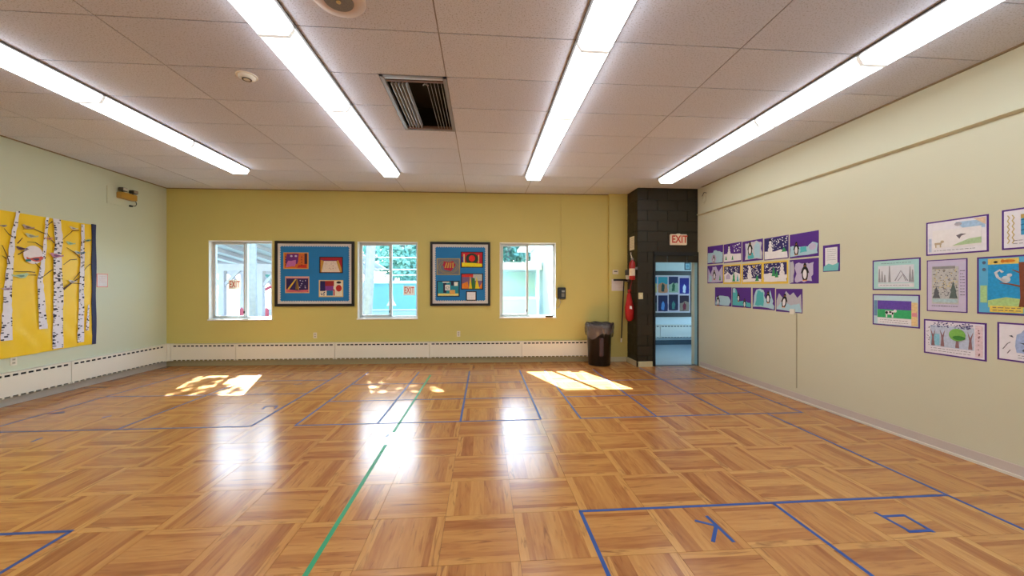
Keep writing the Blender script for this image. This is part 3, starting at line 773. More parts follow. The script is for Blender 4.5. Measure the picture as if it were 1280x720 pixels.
a.layer('white_sheet', [rec(0.14, 0.86, 0.1, 0.9)], P_WHITE, 1); a.layer('teal_wave', [[(0.04, 0.03), (0.9, 0.03), (0.95, 0.32), (0.6, 0.24), (0.35, 0.3), (0.06, 0.2)]], paper(120, 200, 204), 2)
writing(a, 0.25, 0.78, 0.4, 0.86, 6, 41)

# framed story drawings
G2 = 'story drawings on purple card'
def dw(x, z, w, h, label, sheet=(238, 234, 242), m=0.03):
    a = Art('story_drawing', RIGHT, x, z, w, h, label, 'picture', M_PURPLE, group=G2)
    mz = m * w / h
    a.layer('drawing_sheet', [rec(m, 1 - m, mz, 1 - mz)], paper(*sheet), 1); return a
a = dw(3.980, 2.002, 0.454, 0.322, 'pale drawing of a small dog and a green hill, above the grey pattern drawing')
a.layer('sky_patch', [[(0.5, 0.9), (0.95, 0.88), (0.95, 0.66), (0.62, 0.72)]], crayon(170, 200, 232), 2); a.layer('sun_corner', [[(0.78, 0.94), (0.96, 0.94), (0.96, 0.74)]], crayon(226, 196, 170), 3)
a.layer('scene_panel', [rec(0.12, 0.9, 0.2, 0.72)], paper(240, 236, 238), 3); a.layer('hill', [[(0.46, 0.24), (0.9, 0.26), (0.9, 0.42), (0.72, 0.4), (0.58, 0.32)]], crayon(178, 204, 160), 4)
a.layer('dog', [rec(0.16, 0.28, 0.3, 0.36), rec(0.17, 0.19, 0.22, 0.3), rec(0.25, 0.27, 0.22, 0.3), ell(0.29, 0.38, 0.03, 0.04, 8)], crayon(196, 176, 150), 4); a.layer('bird', [[(0.52, 0.52), (0.6, 0.56), (0.68, 0.54), (0.6, 0.5), (0.57, 0.42)]], crayon(110, 104, 112), 4)
a.layer('cloud', [ell(0.55, 0.84, 0.06, 0.05, 10)], crayon(170, 166, 180), 4); a.layer('side_patch', [rec(0.05, 0.1, 0.1, 0.5)], crayon(190, 200, 228), 2); writing(a, 0.15, 0.85, 0.08, 0.17, 1, 51)
a = dw(4.515, 2.010, 0.454, 0.33, 'drawing with a blue sea panel and wavy border, top right of its group')
a.layer('sea', [rec(0.25, 0.9, 0.34, 0.84)], crayon(70, 158, 206), 2); a.layer('waves', [strip([(0.25 + i * 0.06, z + 0.02 * (i % 2)) for i in range(11)], 0.02) for z in (0.45, 0.58, 0.7)], crayon(34, 104, 150), 3)
a.layer('wavy_border', [strip([(x + 0.025 * (i % 2), 0.15 + i * 0.07) for i in range(11)], 0.015) for x in (0.08, 0.14)], crayon(206, 186, 130), 3); a.layer('corner_patch', [rec(0.25, 0.35, 0.74, 0.84)], crayon(190, 160, 90), 3); writing(a, 0.15, 0.85, 0.1, 0.25, 2, 52)
a = dw(3.479, 1.670, 0.457, 0.326, 'drawing of grey trees with a pale turquoise border, above the cow drawing', (176, 222, 222))
a.layer('scene_panel', [rec(0.13, 0.88, 0.24, 0.8)], paper(222, 226, 236), 2); a.layer('trees', [[(x, 0.26), (x + 0.05, 0.26), (x + 0.03, h), (x + 0.015, h)] for x, h in ((0.14, 0.7), (0.2, 0.62), (0.26, 0.5), (0.36, 0.78), (0.78, 0.74), (0.83, 0.64))], crayon(158, 160, 168), 3)
a.layer('hills', [strip([(0.5, 0.3), (0.62, 0.62), (0.76, 0.3)], 0.02), strip([(0.56, 0.3), (0.66, 0.5), (0.72, 0.3)], 0.015)], crayon(150, 150, 166), 3); a.layer('caption_strip', [rec(0.13, 0.88, 0.1, 0.22)], paper(228, 230, 238), 2); writing(a, 0.18, 0.82, 0.12, 0.2, 1, 53); writing(a, 0.2, 0.85, 0.84, 0.9, 1, 54)
a = dw(3.476, 1.296, 0.450, 0.335, 'drawing of a black and white cow before purple and green bands', (196, 222, 232))
a.layer('purple_band', [rec(0.12, 0.84, 0.52, 0.8)], crayon(104, 74, 176), 2); a.layer('green_band', [rec(0.12, 0.84, 0.26, 0.52)], crayon(60, 178, 112), 2); a.layer('caption_strip', [rec(0.12, 0.84, 0.06, 0.25)], paper(238, 234, 240), 2); a.layer('side_strip', [rec(0.84, 0.96, 0.06, 0.76)], crayon(238, 202, 150), 2); a.layer('pink_patch', [rec(0.85, 0.95, 0.34, 0.46)], crayon(232, 150, 160), 3); a.layer('left_strip', [rec(0.04, 0.11, 0.3, 0.8)], crayon(110, 150, 186), 2)
cow = a.layer('cow', [rec(0.3, 0.48, 0.36, 0.48), rec(0.31, 0.34, 0.27, 0.36), rec(0.44, 0.47, 0.27, 0.36), ell(0.51, 0.48, 0.035, 0.05, 8)], P_WHITE, 3); a.layer('cow_patches', [ell(0.33, 0.42, 0.03, 0.05, 7), ell(0.41, 0.44, 0.03, 0.03, 7), ell(0.46, 0.4, 0.02, 0.04, 7)], P_BLACK, 4, cow); writing(a, 0.18, 0.78, 0.08, 0.22, 2, 55)
a = dw(3.912, 1.552, 0.307, 0.490, 'tall drawing densely patterned with grey trees and yellow flecks', (206, 196, 224))
a.layer('scene_panel', [rec(0.14, 0.8, 0.15, 0.86)], crayon(196, 196, 196), 2); dots(a, 0.16, 0.78, 0.3, 0.8, 90, 61, 0.016, 3, crayon(120, 118, 126), 'pencil_marks'); dots(a, 0.16, 0.78, 0.45, 0.82, 40, 62, 0.018, 3, crayon(214, 200, 150), 'yellow_flecks')
fir(a, 0.68, 0.26, 0.2, 0.32, crayon(96, 110, 108), 4); fir(a, 0.26, 0.26, 0.2, 0.22, crayon(96, 100, 108), 4); a.layer('top_band', [rec(0.16, 0.72, 0.82, 0.87)], crayon(150, 148, 150), 4); a.layer('pond', [rec(0.16, 0.78, 0.18, 0.25)], crayon(180, 206, 214), 3); writing(a, 0.84, 0.95, 0.3, 0.8, 9, 63); writing(a, 0.14, 0.8, 0.08, 0.14, 1, 64)
a = dw(4.44, 1.552, 0.62, 0.49, 'bright blue drawing of a squirrel on a brown tree trunk', (92, 178, 224), 0.022)
a.layer('sky_panel', [rec(0.12, 0.86, 0.12, 0.86)], crayon(40, 158, 218), 2); a.layer('meadow', [[(0.12, 0.12), (0.6, 0.12), (0.6, 0.24), (0.3, 0.3), (0.12, 0.24)]], crayon(180, 214, 140), 3); a.layer('top_strip', [rec(0.12, 0.42, 0.86, 0.96)], crayon(240, 206, 110), 3); a.layer('caption_strip', [rec(0.14, 0.46, 0.04, 0.15)], crayon(236, 206, 96), 4)
a.layer('tree_trunk', [[(0.42, 0.14), (0.5, 0.14), (0.47, 0.3), (0.47, 0.88), (0.42, 0.88), (0.435, 0.3)]], crayon(132, 70, 44), 4); a.layer('branch', [strip([(0.44, 0.48), (0.34, 0.52), (0.24, 0.54)], [0.03, 0.02, 0.01]), strip([(0.44, 0.7), (0.36, 0.76)], [0.02, 0.01])], crayon(132, 70, 44), 4); a.layer('red_leaf', [[(0.6 + (0.09 if i % 2 == 0 else 0.05) * math.cos(i * math.pi / 7), 0.6 + (0.12 if i % 2 == 0 else 0.07) * math.sin(i * math.pi / 7)) for i in range(14)]], crayon(214, 60, 66), 5)
a.layer('squirrel', [ell(0.3, 0.6, 0.045, 0.06, 12), ell(0.335, 0.67, 0.025, 0.03, 10), strip([(0.27, 0.58), (0.22, 0.64), (0.2, 0.72), (0.24, 0.76), (0.27, 0.72)], 0.03)], crayon(206, 214, 222), 5); a.layer('fox', [ell(0.33, 0.91, 0.06, 0.025, 10), ell(0.27, 0.91, 0.02, 0.03, 8)], crayon(220, 130, 40), 5); a.layer('beetle', [ell(0.2, 0.9, 0.022, 0.018, 8)], P_BLACK, 5); a.layer('green_patch', [rec(0.04, 0.11, 0.2, 0.5)], crayon(176, 214, 150), 3)
[a.layer('flower', [ell(fx, fz, 0.02, 0.03, 8)], crayon(90, 110, 140), 4) for fx, fz in ((0.08, 0.9), (0.08, 0.78), (0.5, 0.91))]; writing(a, 0.17, 0.44, 0.05, 0.14, 2, 65, None, 5)
a = dw(3.964, 1.063, 0.460, 0.33, 'drawing of bare trees and one green leafy tree in a park, lowest of its group', (236, 230, 242))
a.layer('scene_panel', [rec(0.12, 0.82, 0.24, 0.84)], crayon(196, 206, 232), 2); a.layer('blue_shade', [rec(0.13, 0.28, 0.28, 0.6)], crayon(140, 200, 224), 3)
for x in (0.17, 0.33, 0.57, 0.77): a.layer('tree_trunk', [[(x - 0.03, 0.26), (x + 0.03, 0.26), (x + 0.015, 0.5), (x + 0.04, 0.72), (x, 0.56), (x - 0.04, 0.72), (x - 0.015, 0.5)]], crayon(150, 110, 116), 4)
a.layer('tree_crown', [ell(0.57, 0.62, 0.13, 0.17)], crayon(130, 190, 90), 5); a.layer('crown_shade', [ell(0.6, 0.54, 0.1, 0.06)], crayon(66, 140, 60), 6); dots(a, 0.14, 0.8, 0.8, 0.94, 70, 66, 0.01, 4, crayon(70, 64, 130), 'blue_specks'); a.layer('pink_strip', [rec(0.84, 0.95, 0.08, 0.92)], crayon(228, 204, 214), 2); writing(a, 0.13, 0.8, 0.08, 0.22, 2, 67); dots(a, 0.06, 0.11, 0.2, 0.8, 14, 68, 0.008, 3, crayon(120, 110, 130), 'border_marks'); dots(a, 0.88, 0.91, 0.1, 0.85, 14, 69, 0.01, 3, crayon(140, 90, 100), 'border_marks')
a = dw(4.485, 1.088, 0.45, 0.315, 'drawing with blue shapes and scattered grey birds, lower right of its group', (236, 232, 242))
a.layer('scene_panel', [jag([(0.26, 0.24), (0.9, 0.24), (0.9, 0.86), (0.4, 0.88), (0.26, 0.7)], 71, 0.02)], crayon(166, 184, 226), 2); a.layer('bird', [[(0.3, 0.5), (0.36, 0.46), (0.46, 0.52), (0.37, 0.5)], [(0.33, 0.3), (0.37, 0.38), (0.35, 0.28)], [(0.16, 0.66), (0.22, 0.62), (0.2, 0.68)]], crayon(70, 76, 100), 3); a.layer('teal_mark', [ell(0.55, 0.64, 0.05, 0.05, 9)], crayon(70, 150, 190), 3)
a.layer('border_sprig', [strip([(0.08, 0.3), (0.14, 0.45), (0.18, 0.5)], 0.012), strip([(0.14, 0.2), (0.18, 0.3)], 0.012)], crayon(120, 116, 130), 3); writing(a, 0.28, 0.85, 0.08, 0.2, 2, 72)

# ------------------------------------------------------------------ bulletin boards
def scallop(w, h, inset, step, inner):
    """outline of the inner blue field with a scalloped edge"""
    pts = []
    x0, x1, z0, z1 = -w / 2 + inset, w / 2 - inset, -h / 2 + inset, h / 2 - inset
    def run(ax, az, bx, bz):
        L_ = math.hypot(bx - ax, bz - az); n = max(2, round(L_ / step)); ux, uz = (bx - ax) / L_, (bz - az) / L_
        nx, nz = uz, -ux
        for i in range(n):
            for f, o in ((0.0, 0.0), (0.35, inner), (0.65, inner), (0.99, 0.0)):
                d = (i + f) * L_ / n; pts.append((ax + ux * d - nx * o, az + uz * d - nz * o))
    run(x0, z0, x1, z0); run(x1, z0, x1, z1); run(x1, z1, x0, z1); run(x0, z1, x0, z0)
    return pts
def board(name, frame, cx, cz, w, h, fw, bw, label, blue, step=0.046):
    t = thing(name, label, 'bulletin board', frame.at(cx, cz), frame.rz)
    MB().box(-w / 2 + 0.01, w / 2 - 0.01, -0.012, 0, -h / 2 + 0.01, h / 2 - 0.01).build('cork_backing', mat('cork', C(150, 110, 70), 0.9), t)
    f = MB()
    f.box(-w / 2, w / 2, -0.03, 0, h / 2 - fw, h / 2); f.box(-w / 2, w / 2, -0.03, 0, -h / 2, -h / 2 + fw)
    f.box(-w / 2, -w / 2 + fw, -0.03, 0, -h / 2 + fw, h / 2 - fw); f.box(w / 2 - fw, w / 2, -0.03, 0, -h / 2 + fw, h / 2 - fw)
    f.build('frame', M_BLACK, t)
    MB().box(-w / 2 + fw, w / 2 - fw, -0.014, -0.012, -h / 2 + fw, h / 2 - fw).build('border_paper', mat('border_white', C(214, 208, 204), 0.7), t)
    MB().prism_xz(scallop(w, h, fw + bw - 0.004, step, 0.018), -0.016, -0.0135).build('blue_paper', blue, t)
    return t
board('bulletin_board', BACK, 2.828, 1.815, 1.542, 1.304, 0.052, 0.045, 'wide black-framed bulletin board with four bright pictures on blue paper', M_BLUEPAPER)
board('bulletin_board', BACK, 5.717, 1.818, 1.221, 1.304, 0.048, 0.05, 'squarer black-framed bulletin board with blue paper between middle and right windows', M_BLUEPAPER)
G3 = 'pictures pinned on the bulletin boards'
def bp(cx, cz, w, h, label, edge, base):
    a = Art('board_picture', BACK, cx, cz, w, h, label, 'picture', edge, off=0.017, group=G3)
    a.layer('painted_sheet', [rec(0.04, 0.96, 0.05, 0.95)], base, 1); return a
a = bp(2.463, 2.074, 0.484, 0.327, 'orange and purple painting of faces, upper left on wide board', paper(216, 160, 80), crayon(206, 104, 40))
a.layer('purple_field', [jag([(0.1, 0.3), (0.55, 0.3), (0.62, 0.92), (0.14, 0.92)], 81, 0.03)], crayon(108, 40, 120), 2); a.layer('pink_forms', [jag([(0.12, 0.1), (0.45, 0.15), (0.5, 0.55), (0.2, 0.5)], 82, 0.04)], crayon(196, 110, 176), 3); a.layer('eyes', [ell(0.32, 0.78, 0.05, 0.06, 9), ell(0.5, 0.78, 0.05, 0.06, 9)], P_LILAC, 4); a.layer('dark_stripe', [rec(0.84, 0.95, 0.3, 0.94)], crayon(60, 30, 50), 2); a.layer('black_marks', [rec(0.08, 0.11, 0.2 + 0.16 * i, 0.28 + 0.16 * i) for i in range(4)] + [rec(0.72, 0.75, 0.2 + 0.16 * i, 0.28 + 0.16 * i) for i in range(4)], P_BLACK, 4); a.layer('red_corner', [jag([(0.55, 0.06), (0.94, 0.06), (0.94, 0.3), (0.6, 0.24)], 83, 0.03)], crayon(190, 50, 36), 3)
a = bp(3.145, 1.992, 0.460, 0.328, 'painting of a pale trapezoid between gold curtains on red, upper right on wide board', P_BLACK, crayon(170, 28, 44))
a.layer('pale_floor', [[(0.06, 0.06), (0.94, 0.06), (0.76, 0.74), (0.2, 0.74)]], crayon(226, 206, 190), 2); a.layer('gold_curtain', [[(0.05, 0.06), (0.1, 0.06), (0.2, 0.74), (0.06, 0.8)]], crayon(196, 148, 60), 3); a.layer('gold_curtain', [[(0.95, 0.06), (0.88, 0.06), (0.72, 0.72), (0.8, 0.8), (0.94, 0.3)]], crayon(196, 148, 60), 3); dots(a, 0.28, 0.7, 0.15, 0.65, 22, 84, 0.014, 3, crayon(170, 130, 120), 'floor_specks'); a.layer('blue_line', [strip([(0.06, 0.86), (0.2, 0.76), (0.76, 0.76)], 0.03)], crayon(70, 60, 120), 4)
a = bp(2.488, 1.595, 0.464, 0.330, 'dark night painting with two yellow searchlight beams, lower left on wide board', paper(220, 170, 130), crayon(46, 28, 84))
a.layer('beam', [[(0.1, 0.25), (0.42, 0.85), (0.46, 0.82), (0.16, 0.2)]], crayon(214, 180, 60), 2); a.layer('beam', [[(0.54, 0.2), (0.5, 0.85), (0.46, 0.85), (0.42, 0.2)]], crayon(120, 90, 50), 2); a.layer('beam', [[(0.5, 0.85), (0.58, 0.2), (0.54, 0.2)]], crayon(206, 150, 60), 3); a.layer('ground', [jag([(0.05, 0.05), (0.95, 0.05), (0.95, 0.2), (0.5, 0.14), (0.05, 0.24)], 85, 0.02)], crayon(206, 100, 110), 3); dots(a, 0.6, 0.9, 0.3, 0.85, 8, 86, 0.025, 3, P_LILAC, 'stars'); a.layer('pink_top', [rec(0.05, 0.95, 0.88, 0.95)], crayon(220, 150, 170), 2)
a = bp(3.144, 1.519, 0.475, 0.338, 'patchwork painting with a red oval and dark blue squares, lower right on wide board', paper(220, 190, 130), crayon(236, 220, 196))
a.layer('navy_square', [rec(0.05, 0.26, 0.35, 0.95)], crayon(40, 30, 90), 2); a.layer('red_panel', [rec(0.26, 0.62, 0.65, 0.95)], crayon(150, 34, 40), 2); a.layer('purple_square', [rec(0.26, 0.6, 0.38, 0.65)], crayon(130, 60, 140), 2); a.layer('blue_square', [rec(0.32, 0.58, 0.08, 0.38)], crayon(30, 110, 160), 2); a.layer('red_oval', [ell(0.82, 0.52, 0.12, 0.2)], crayon(180, 44, 40), 3); a.layer('black_oval', [ell(0.82, 0.86, 0.1, 0.07)], P_BLACK, 3); a.layer('red_stripe', [rec(0.6, 0.65, 0.08, 0.45)], crayon(190, 40, 50), 3); dots(a, 0.08, 0.28, 0.1, 0.3, 7, 87, 0.025, 3, crayon(50, 60, 110), 'blue_dabs')
a = bp(5.471, 1.965, 0.473, 0.340, 'grey swirl painting with a striped pink heart shape, upper left on squarer board', paper(170, 150, 90), crayon(110, 116, 128))
a.layer('swirl', [strip(ell(0.5, 0.48, 0.42, 0.38, 20) + [(0.92, 0.48)], 0.03), strip(ell(0.5, 0.46, 0.34, 0.3, 20) + [(0.84, 0.46)], 0.025)], crayon(150, 136, 90), 2); a.layer('pink_heart', [jag([(0.32, 0.35), (0.62, 0.22), (0.82, 0.6), (0.72, 0.84), (0.5, 0.78), (0.3, 0.84), (0.26, 0.6)], 88, 0.02)], crayon(176, 40, 70), 3); a.layer('gold_stripes', [[(0.34 + 0.11 * i, 0.42), (0.4 + 0.11 * i, 0.42), (0.46 + 0.09 * i, 0.74), (0.41 + 0.09 * i, 0.74)] for i in range(4)], crayon(196, 160, 70), 4)
a = bp(5.952, 2.109, 0.457, 0.326, 'painting of a red sun in a green ring above yellow ground', P_BLACK, crayon(190, 30, 50))
a.layer('yellow_ground', [jag([(0.05, 0.06), (0.95, 0.06), (0.95, 0.24), (0.5, 0.3), (0.05, 0.32)], 89, 0.01)], crayon(246, 220, 30), 3); a.layer('dark_ring', [ell(0.5, 0.55, 0.28, 0.36)], crayon(40, 60, 44), 2); a.layer('red_sun', [ell(0.5, 0.58, 0.14, 0.2)], crayon(222, 44, 40), 3); a.layer('pillar', [rec(0.12, 0.18, 0.3, 0.85), rec(0.78, 0.82, 0.3, 0.8)], crayon(216, 190, 130), 3); a.layer('blue_side', [rec(0.05, 0.12, 0.3, 0.7)], crayon(60, 50, 130), 2)
a = bp(5.471, 1.514, 0.460, 0.323, 'teal abstract painting with white and orange blocks, lower left on squarer board', P_BLACK, crayon(36, 140, 160))
a.layer('yellow_ground', [rec(0.05, 0.95, 0.06, 0.2)], crayon(240, 220, 130), 2); a.layer('dark_blocks', [rec(0.28, 0.42, 0.24, 0.86), rec(0.62, 0.74, 0.7, 0.95)], crayon(44, 44, 70), 2); a.layer('white_blocks', [rec(0.36, 0.58, 0.4, 0.75), rec(0.76, 0.92, 0.68, 0.92)], crayon(230, 226, 220), 3); a.layer('orange_block', [rec(0.56, 0.8, 0.16, 0.42)], crayon(224, 170, 90), 3); a.layer('spiral', [strip(ell(0.47, 0.56, 0.06, 0.08, 10), 0.02)], crayon(60, 60, 70), 4); a.layer('white_strip', [rec(0.25, 0.55, 0.88, 0.95)], crayon(236, 232, 220), 3)
a = bp(5.954, 1.663, 0.453, 0.330, 'painting of green and yellow pointed shapes under red sky, right of squarer board', P_BLACK, crayon(120, 90, 130))
a.layer('red_sky', [rec(0.05, 0.55, 0.78, 0.95)], crayon(206, 50, 44), 2); a.layer('pale_sky', [rec(0.55, 0.95, 0.55, 0.95)], crayon(180, 186, 180), 2); a.layer('yellow_point', [[(0.36, 0.06), (0.5, 0.06), (0.42, 0.85)]], crayon(240, 206, 40), 4); a.layer('yellow_point', [[(0.64, 0.06), (0.84, 0.06), (0.7, 0.8)]], crayon(240, 206, 40), 4); a.layer('green_point', [jag([(0.42, 0.06), (0.66, 0.06), (0.62, 0.7), (0.5, 0.75)], 90, 0.02)], crayon(50, 110, 60), 3); a.layer('orange_corner', [[(0.05, 0.06), (0.36, 0.06), (0.3, 0.5), (0.05, 0.35)]], crayon(226, 130, 40), 3); a.layer('orange_corner', [[(0.8, 0.06), (0.95, 0.06), (0.95, 0.45)]], crayon(226, 130, 40), 3)
a = Art('board_note', BACK, 5.938, 1.368, 0.216, 0.195, 'small black-edged white note at bottom of squarer board', 'note', P_BLACK, off=0.018)
a.layer('white_sheet', [rec(0.1, 0.9, 0.1, 0.9)], P_WHITE, 1); writing(a, 0.2, 0.8, 0.2, 0.8, 5, 91, None, 2)

# ------------------------------------------------------------------ birch mural on the left wall
mu = thing('birch_mural', 'large yellow paper mural of white birch trunks with birds', 'mural', LEFT.at(0, 0, 0.004), LEFT.rz)
rr = random.Random(5)
m = MB(); NX, NZ = 46, 40; X0, X1 = -3.35, -1.40
for j in range(NZ + 1):
    for i in range(NX + 1):
        x = X0 + (X1 - X0) * i / NX; z = 0.632 + (2.53 - 0.632) * j / NZ
        low = max(0.0, 1 - j / NZ * 1.6)
        y = -0.002 - 0.010 * low * (0.5 + 0.5 * math.sin(x * 23 + 3 * math.sin(z * 7))) - 0.006 * low * rr.random()
        if j == 0: z += 0.012 * math.sin(x * 3)
        m.v.append((x, y, z))
for j in range(NZ):
    for i in range(NX):
        a_ = j * (NX + 1) + i; m.f.append((a_, a_ + 1, a_ + NX + 2, a_ + NX + 1))
m.build('yellow_paper', M_YPAPER, mu, smooth=True)
edge = [(-1.452 + 0.004 * math.sin(z * 9), z) for z in [0.64 + 0.1 * i for i in range(20)]]
edge2 = [(-1.388 + 0.006 * math.sin(z * 7 + 1), z) for z in [0.64 + 0.1 * i for i in range(20)]]
MB().prism_xz(edge + edge2[::-1], -0.016, -0.004).build('navy_border_strip', M_NAVY, mu)
P_BARK = paper(226, 222, 232); P_MARK = paper(40, 36, 60)
def flat(name, polys, material, y, parent=mu, is_stuff=False, th=0.002):
    q = MB()
    for p in polys: q.prism_xz(p, -y - th, -y)
    o = q.build(name, material, parent)
    if is_stuff: stuff(o)
    return o
def trunk(pts, seed, dens=60):
    g = random.Random(seed); L_, R_ = [], []; ps = []
    n = 26
    def at(f):
        zt, zb = pts[0][1], pts[-1][1]; z = zt + (zb - zt) * f
        for (xa, za, wa), (xb, zb_, wb) in zip(pts, pts[1:]):
            if za >= z >= zb_ - 1e-6:
                q = (za - z) / (za - zb_); return xa + (xb - xa) * q, z, wa + (wb - wa) * q
        return pts[-1]
    for i in range(n + 1):
        x, z, w = at(i / n); L_.append((x - w / 2 + g.uniform(-.006, .006), z)); R_.append((x + w / 2 + g.uniform(-.006, .006), z))
    tr = flat('birch_trunk', [L_ + R_[::-1]], P_BARK, 0.018)
    for i in range(dens):
        x, z, w = at(g.random()); s = g.choice((-1, -1, 1, 0)); ww = g.uniform(.01, .3 * w + .008); hh = g.uniform(.006, .022)
        cx = x + s * (w / 2 - ww / 2) if s else x + g.uniform(-.25, .25) * w
        ps.append(jag2([(cx - ww / 2, z - hh / 2), (cx + ww / 2, z - hh / 2 + g.uniform(-.004, .004)), (cx + ww / 2, z + hh / 2), (cx - ww / 2, z + hh / 2)], g))
    flat('bark_marks', ps, P_MARK, 0.0205, tr, True, 0.001)
def jag2(p, g): return [(a + g.uniform(-.003, .003), b + g.uniform(-.003, .003)) for a, b in p]
trunk([(-2.419, 2.545, 0.036), (-2.482, 2.137, 0.055), (-2.53, 1.468, 0.085), (-2.545, 0.85, 0.125)], 1)
trunk([(-2.078, 2.53, 0.034), (-2.123, 1.945, 0.045), (-2.166, 1.619, 0.07), (-2.128, 0.958, 0.10)], 2, 45)
trunk([(-1.957, 2.53, 0.095), (-1.925, 2.228, 0.10), (-1.951, 2.005, 0.105), (-1.936, 1.472, 0.125), (-1.946, 0.655, 0.14)], 3, 130)
trunk([(-1.591, 2.509, 0.045), (-1.603, 2.022, 0.055), (-1.615, 1.469, 0.075), (-1.627, 0.70, 0.095)], 4, 70)
trunk([(-1.508, 1.27, 0.014), (-1.532, 0.87, 0.05)], 6, 14)
trunk([(-2.98, 2.53, 0.05), (-2.94, 1.6, 0.09), (-2.99, 0.80, 0.12)], 8, 60)
M_BR = paper(74, 52, 40)
BRS = [[(-2.568, 2.296), (-2.522, 2.231), (-2.475, 2.197)], [(-2.59, 2.079), (-2.545, 1.969), (-2.51, 1.842)], [(-2.59, 1.944), (-2.545, 1.912)], [(-2.372, 2.2), (-2.427, 2.119)], [(-2.366, 2.32), (-2.246, 2.343), (-2.147, 2.307), (-2.095, 2.29)], [(-2.316, 2.155), (-2.226, 2.158), (-2.133, 2.099)], [(-2.303, 2.058), (-2.366, 2.015), (-2.421, 1.973)], [(-2.457, 1.746), (-2.303, 1.753), (-2.226, 1.745)], [(-2.303, 1.705), (-2.213, 1.708)], [(-2.226, 1.875), (-2.16, 1.802)], [(-2.13, 1.69), (-2.106, 1.711), (-2.048, 1.768)],
       [(-1.885, 2.236), (-1.779, 2.349), (-1.748, 2.387), (-1.654, 2.409)], [(-2.098, 2.397), (-2.015, 2.482)], [(-2.084, 2.305), (-2.029, 2.218), (-1.986, 2.175)], [(-1.825, 2.129), (-1.717, 2.065), (-1.638, 1.995)], [(-1.87, 1.871), (-1.779, 1.951), (-1.686, 1.966)], [(-2.098, 1.724), (-2.015, 1.791)], [(-1.58, 1.80), (-1.539, 1.857), (-1.489, 1.903), (-1.446, 1.914)], [(-1.57, 2.24), (-1.489, 2.277), (-1.455, 2.29)], [(-1.733, 1.654), (-1.638, 1.775)], [(-1.748, 1.603), (-1.621, 1.596)]]
for p in BRS: flat('branch', [strip(p, [0.006 + 0.006 * (i / (len(p) - 1)) for i in range(len(p))])], M_BR, 0.0185)
flat('branch', [strip([(-1.872, 1.51), (-1.764, 1.603), (-1.638, 1.69)], [0.03, 0.02, 0.008])], M_BR, 0.0185)
flat('moon', [ell(-2.245, 1.985, 0.115, 0.125, 24)], paper(226, 216, 222), 0.0165)
def bird(x, z, w, col, face=1, wing=None, ang=0.0):
    def q(pts): return [(x + face * a * w, z + b * w + a * w * ang) for a, b in pts]
    b_ = flat('bird', [q([(-0.5, 0.02), (-0.72, 0.12), (-0.7, -0.05), (-0.45, -0.1), (-0.1, -0.22), (0.22, -0.18), (0.36, 0.0), (0.42, 0.1), (0.56, 0.1), (0.42, 0.18), (0.3, 0.24), (0.16, 0.18), (-0.1, 0.14)])], paper(*col), 0.0215)
    flat('wing', [q([(-0.4, 0.0), (0.1, 0.06), (0.16, -0.04), (-0.05, -0.14)])], paper(*(wing or tuple(int(c * 0.6) for c in col))), 0.024, b_)
for b_ in [(-2.573, 2.33, .07, (150, 140, 140)), (-2.322, 2.356, .12, (176, 146, 130), -1), (-2.284, 2.242, .13, (186, 186, 150), -1, (140, 140, 120)), (-2.397, 2.059, .11, (110, 76, 84), -1), (-2.207, 1.93, .17, (206, 86, 70), 1, (60, 60, 90)), (-2.378, 1.695, .16, (170, 196, 166), 1, (110, 140, 130)), (-2.53, 1.52, .09, (180, 150, 180)),
           (-1.741, 2.43, .10, (220, 206, 196), -1, (150, 140, 140)), (-1.787, 2.199, .11, (176, 200, 166), -1, (120, 160, 140)), (-2.05, 2.234, .09, (216, 150, 110)), (-1.522, 2.273, .08, (110, 160, 130), 1, (50, 100, 110)), (-1.67, 2.069, .10, (190, 206, 210), -1, (50, 100, 140)), (-1.597, 2.071, .07, (60, 110, 150)), (-1.979, 2.0, .15, (186, 120, 140), -1, (120, 80, 130)), (-1.756, 1.628, .10, (206, 200, 200), -1)]:
    bird(*b_)
flat('tail_feather', [strip([(-2.34, 1.90), (-2.28, 1.91)], 0.028)], paper(30, 110, 120), 0.0225)

# ------------------------------------------------------------------ other things on the left wall
a = Art('wall_caption', LEFT, -1.270, 1.652, 0.184, 0.218, 'small white caption sheet with pink edge beside the birch mural', 'notice', paper(226, 130, 120))
a.layer('white_sheet', [rec(0.06, 0.94, 0.05, 0.95)], paper(226, 222, 226), 1); writing(a, 0.2, 0.8, 0.3, 0.85, 6, 95, crayon(190, 120, 120), 2)
el = thing('emergency_light', 'yellowed emergency light box with two lamp heads high on left wall', 'emergency light', LEFT.at(-0.95, 3.10), LEFT.rz)
MB().box(-0.25, 0.13, -0.012, 0, -0.17, 0.12).build('mounting_board', M_LEFTWALL, el, bevel=0.003)
MB().box(-0.10, 0.19, -0.11, -0.012, -0.05, 0.055).build('battery_box', mat('yellowed_plastic', C(176, 132, 52), 0.45, var=0.12), el, bevel=0.008)
for x, col in ((-0.04, C(214, 206, 190)), (0.155, C(150, 140, 124))):
    MB().tube([(x, -0.06, 0.05), (x, -0.06, 0.085)], 0.012).build('lamp_stem', M_BLACKP, el)
    hd = MB().box(x - 0.05, x + 0.05, -0.11, -0.03, 0.075, 0.135).build('lamp_head', mat('lamp_head_black', C(60, 54, 44), 0.4), el, bevel=0.008)
    MB().box(x - 0.042, x + 0.042, -0.114, -0.109, 0.082, 0.128).build('lamp_lens', mat('lens_%d' % int(x * 1000), col, 0.2), hd)
pts = [(0.19, -0.05, -0.03)] + [(0.19 + 0.06 * math.sin(t), -0.04, -0.03 - 0.05 * (1 - math.cos(t))) for t in [0.3 * i for i in range(1, 10)]] + [(0.17, -0.02, -0.135)]
cd = MB().tube(pts, 0.006).build('power_cord', M_BLACKP, el)
MB().box(0.145, 0.19, -0.035, -0.001, -0.15, -0.12).build('plug', M_BLACKP, cd, bevel=0.004)
